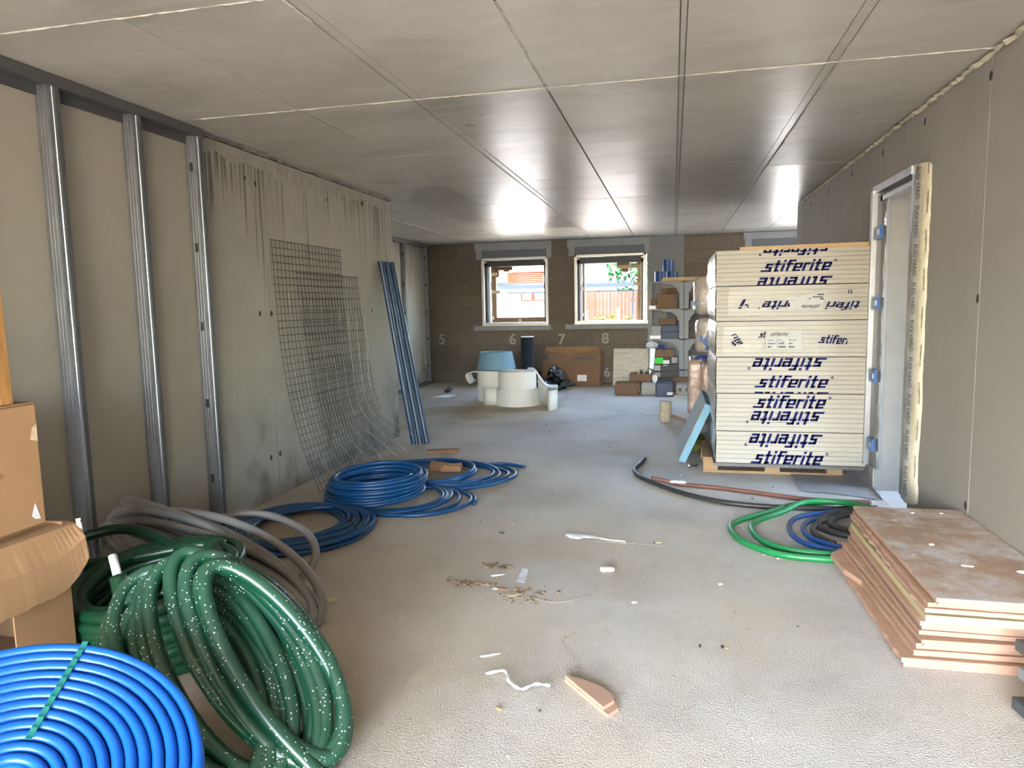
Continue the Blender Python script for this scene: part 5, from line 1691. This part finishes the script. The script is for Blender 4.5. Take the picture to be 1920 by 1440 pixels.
# ================================================================== LITTER ON THE FLOOR
def chip(name, label, cat, c, sx, sy_, sz, m_, seed, deg=0, e_=2.6, group=None):
    mb = puff(-sx, sx, -sy_, sy_, 0, sz, amp=min(sx, sy_) * .3, e=e_, n=4, seed=seed)
    a_ = R(deg)
    mb.v = [(c[0] + x * math.cos(a_) - y * math.sin(a_), c[1] + x * math.sin(a_) + y * math.cos(a_), max(.001, z)) for x, y, z in mb.v]
    o_ = obj(name, mb, m_)
    return tag(o_, label, cat, group)


PF = [(-.437, 2.772), (-.235, 2.545), (-.198, 2.60), (-.212, 2.65), (-.262, 2.705), (-.316, 2.735), (-.37, 2.758)]
t = thing('board_fragment', 'knife shaped pink board fragment alone on the near floor', 'board piece', (-.3, 2.65, 0))
obj('lower_layer', MB().prism(PF, .001, .016), 'pink', t)
PU = [(-.434, 2.773), (-.255, 2.57), (-.217, 2.625), (-.222, 2.655), (-.266, 2.707), (-.318, 2.737), (-.37, 2.76)]
obj('upper_layer', MB().prism(PU, .0165, .030), 'pink', t)
obj('face_paper', MB().prism(PU, .0302, .0315), 'pink', t)
chip('plaster_piece', 'white plaster piece near the middle of the floor', 'plaster lump', (-.37, 4.04), .045, .025, .03, 'plasterlump', 1, 10, 4)
o = obj('plastic_wrapper', puff(-.72, -.46, 4.55, 4.64, .002, .035, amp=.03, e=2.4, n=8, seed=80), 'clearbag', smooth=True)
tag(o, 'crumpled clear plastic wrapper in the middle of the floor', 'wrapper')
obj('twisted_tail', MB().tube(smooth_path([(-.47, 4.58, .015), (-.40, 4.57, .012), (-.30, 4.57, .008)], 5), .006, 6), 'clearbag', o)
o = obj('plastic_strip', MB().prism([(-.87, 3.79), (-.82, 3.775), (-.835, 3.97), (-.875, 3.99)], .003, .006), 'clearbag')
tag(o, 'short translucent plastic strip on the floor left of centre', 'plastic strip')
P = smooth_path([(-.78, 2.76, .01), (-.70, 2.78, .02), (-.66, 2.70, .02), (-.60, 2.66, .015), (-.55, 2.70, .02), (-.49, 2.72, .01)], 6)
o = obj('plastic_wrapper', MB().tube(P, [.003 + .006 * abs(math.sin(i * .7)) for i in range(len(P))], 6), 'clearbag', smooth=True)
tag(o, 'twisted clear plastic scrap left of the pink fragment', 'wrapper')
for c_, sx, sy_, m_, lab_, dg in (((-1.16, 4.62), .022, .012, 'dark_scrap', 'dark scrap on the floor below the blue coils', 0), ((-1.0, 3.98), .028, .016, 'dark_scrap', 'dark round pebble on the brown floor', 0),
                                  ((-.84, 3.60), .045, .022, 'tan_foam', 'beige wedge shaped chip on the floor left of centre', 20), ((-.97, 3.66), .022, .02, 'paper', 'pale torn paper chip beside the beige wedge', 40),
                                  ((-1.0, 3.86), .045, .012, 'paper', 'white narrow chip behind the plastic strip', 30), ((-.93, 3.67), .05, .010, 'brown_scrap', 'thin brown splinter near the beige wedge', -5),
                                  ((-.66, 2.52), .018, .010, 'pine', 'cigarette-like tan stub on the near floor', -30), ((-.80, 2.93), .05, .010, 'clearbag', 'white narrow plastic chip on the near floor', 30),
                                  ((.23, 3.20), .010, .016, 'dark_scrap', 'dark pebble on the grey floor left of the pink boards', 0), ((.13, 3.19), .007, .012, 'dark_scrap', 'smaller dark pebble beside the dark pebble near the pink boards', 0),
                                  ((.27, 3.95), .014, .012, 'plasterlump', 'white crumb on the floor left of the broken board', 0), ((-.19, 3.62), .018, .012, 'plasterlump', 'white crumb right of the middle floor area', 20),
                                  ((-.09, 4.6), .03, .02, 'tan_foam', 'small beige tuft on the floor right of the clear wrapper', 0), ((-1.82, 3.35), .05, .03, 'tan_foam', 'beige flake on the floor beside the grey coil', 20),
                                  ((-1.44, 2.40), .05, .035, 'tan_foam', 'beige crumb heap beside the splashed green coil', 20)):
    chip('floor_chip', lab_, 'debris', c_, sx, sy_, .012, m_, random.randint(0, 99), dg)
for i, (x, y, sx, sy_, lab_) in enumerate(((-1.13, 3.72, .16, .05, 'brown dirt and crumbs swept together left of the white chips'), (-1.05, 4.0, .10, .05, 'small brown dirt patch beside the dark round pebble'),
                                           (-.80, 3.62, .15, .10, 'brown dust and grit around the beige wedge'), (-1.47, 2.38, .10, .06, 'brown dirt heap beside the splashed green coil'))):
    mb = MB()
    for k in range(70):
        px, py = x + rng.normal(0, sx * .5), y + rng.normal(0, sy_ * .5)
        s_ = random.uniform(.002, .008)
        mb.box(px - s_, px + s_ * 1.4, py - s_, py + s_, 0.0005, s_ * 1.1, j=s_ * .35)
    o = obj('dirt', mb, 'brown_dirt', kind='stuff')
    tag(o, lab_, 'dirt')
placed = 0
while placed < 150:
    x, y = random.uniform(-2.6, 1.5), random.uniform(2.2, 10.5)
    if (x < -1.5 and y < 3.6) or (x > .9 and y < 4.7) or (x > .2 and y > 6.2) or (y > 4 and x < -1.9 - .0 and y < 7):
        continue
    s_ = random.choice((.004, .005, .006, .008, .011))
    o = obj('plaster_crumb', puff(x - s_, x + s_, y - s_ * .8, y + s_ * .8, 0.0005, s_ * .9, amp=s_ * .3, e=2.4, n=1, seed=placed), ('plasterlump', 'plasterlump', 'tan_foam', 'dark_scrap')[placed % 4])
    tag(o, 'tiny crumb of building debris scattered on the concrete floor', 'debris', 'tiny crumbs scattered on the floor')
    placed += 1
for i, keys in enumerate(([(-.92, 3.60, .003), (-.75, 3.58, .003), (-.60, 3.55, .003), (-.45, 3.65, .004), (-.40, 3.80, .003)], [(-.45, 3.22, .003), (-.50, 3.12, .003), (-.44, 3.0, .003), (-.38, 2.88, .003)],
                          [(-.50, 4.56, .003), (-.25, 4.55, .004), (-.02, 4.54, .003)])):
    o = obj('wire_scrap', MB().tube(smooth_path(keys, 6), .0016, 5), 'coredrill')
    tag(o, ('thin curved wire scrap on the floor beside the beige wedge', 'thin bent wire scrap behind the pink fragment', 'thin straight wire trailing from the clear wrapper')[i], 'wire')
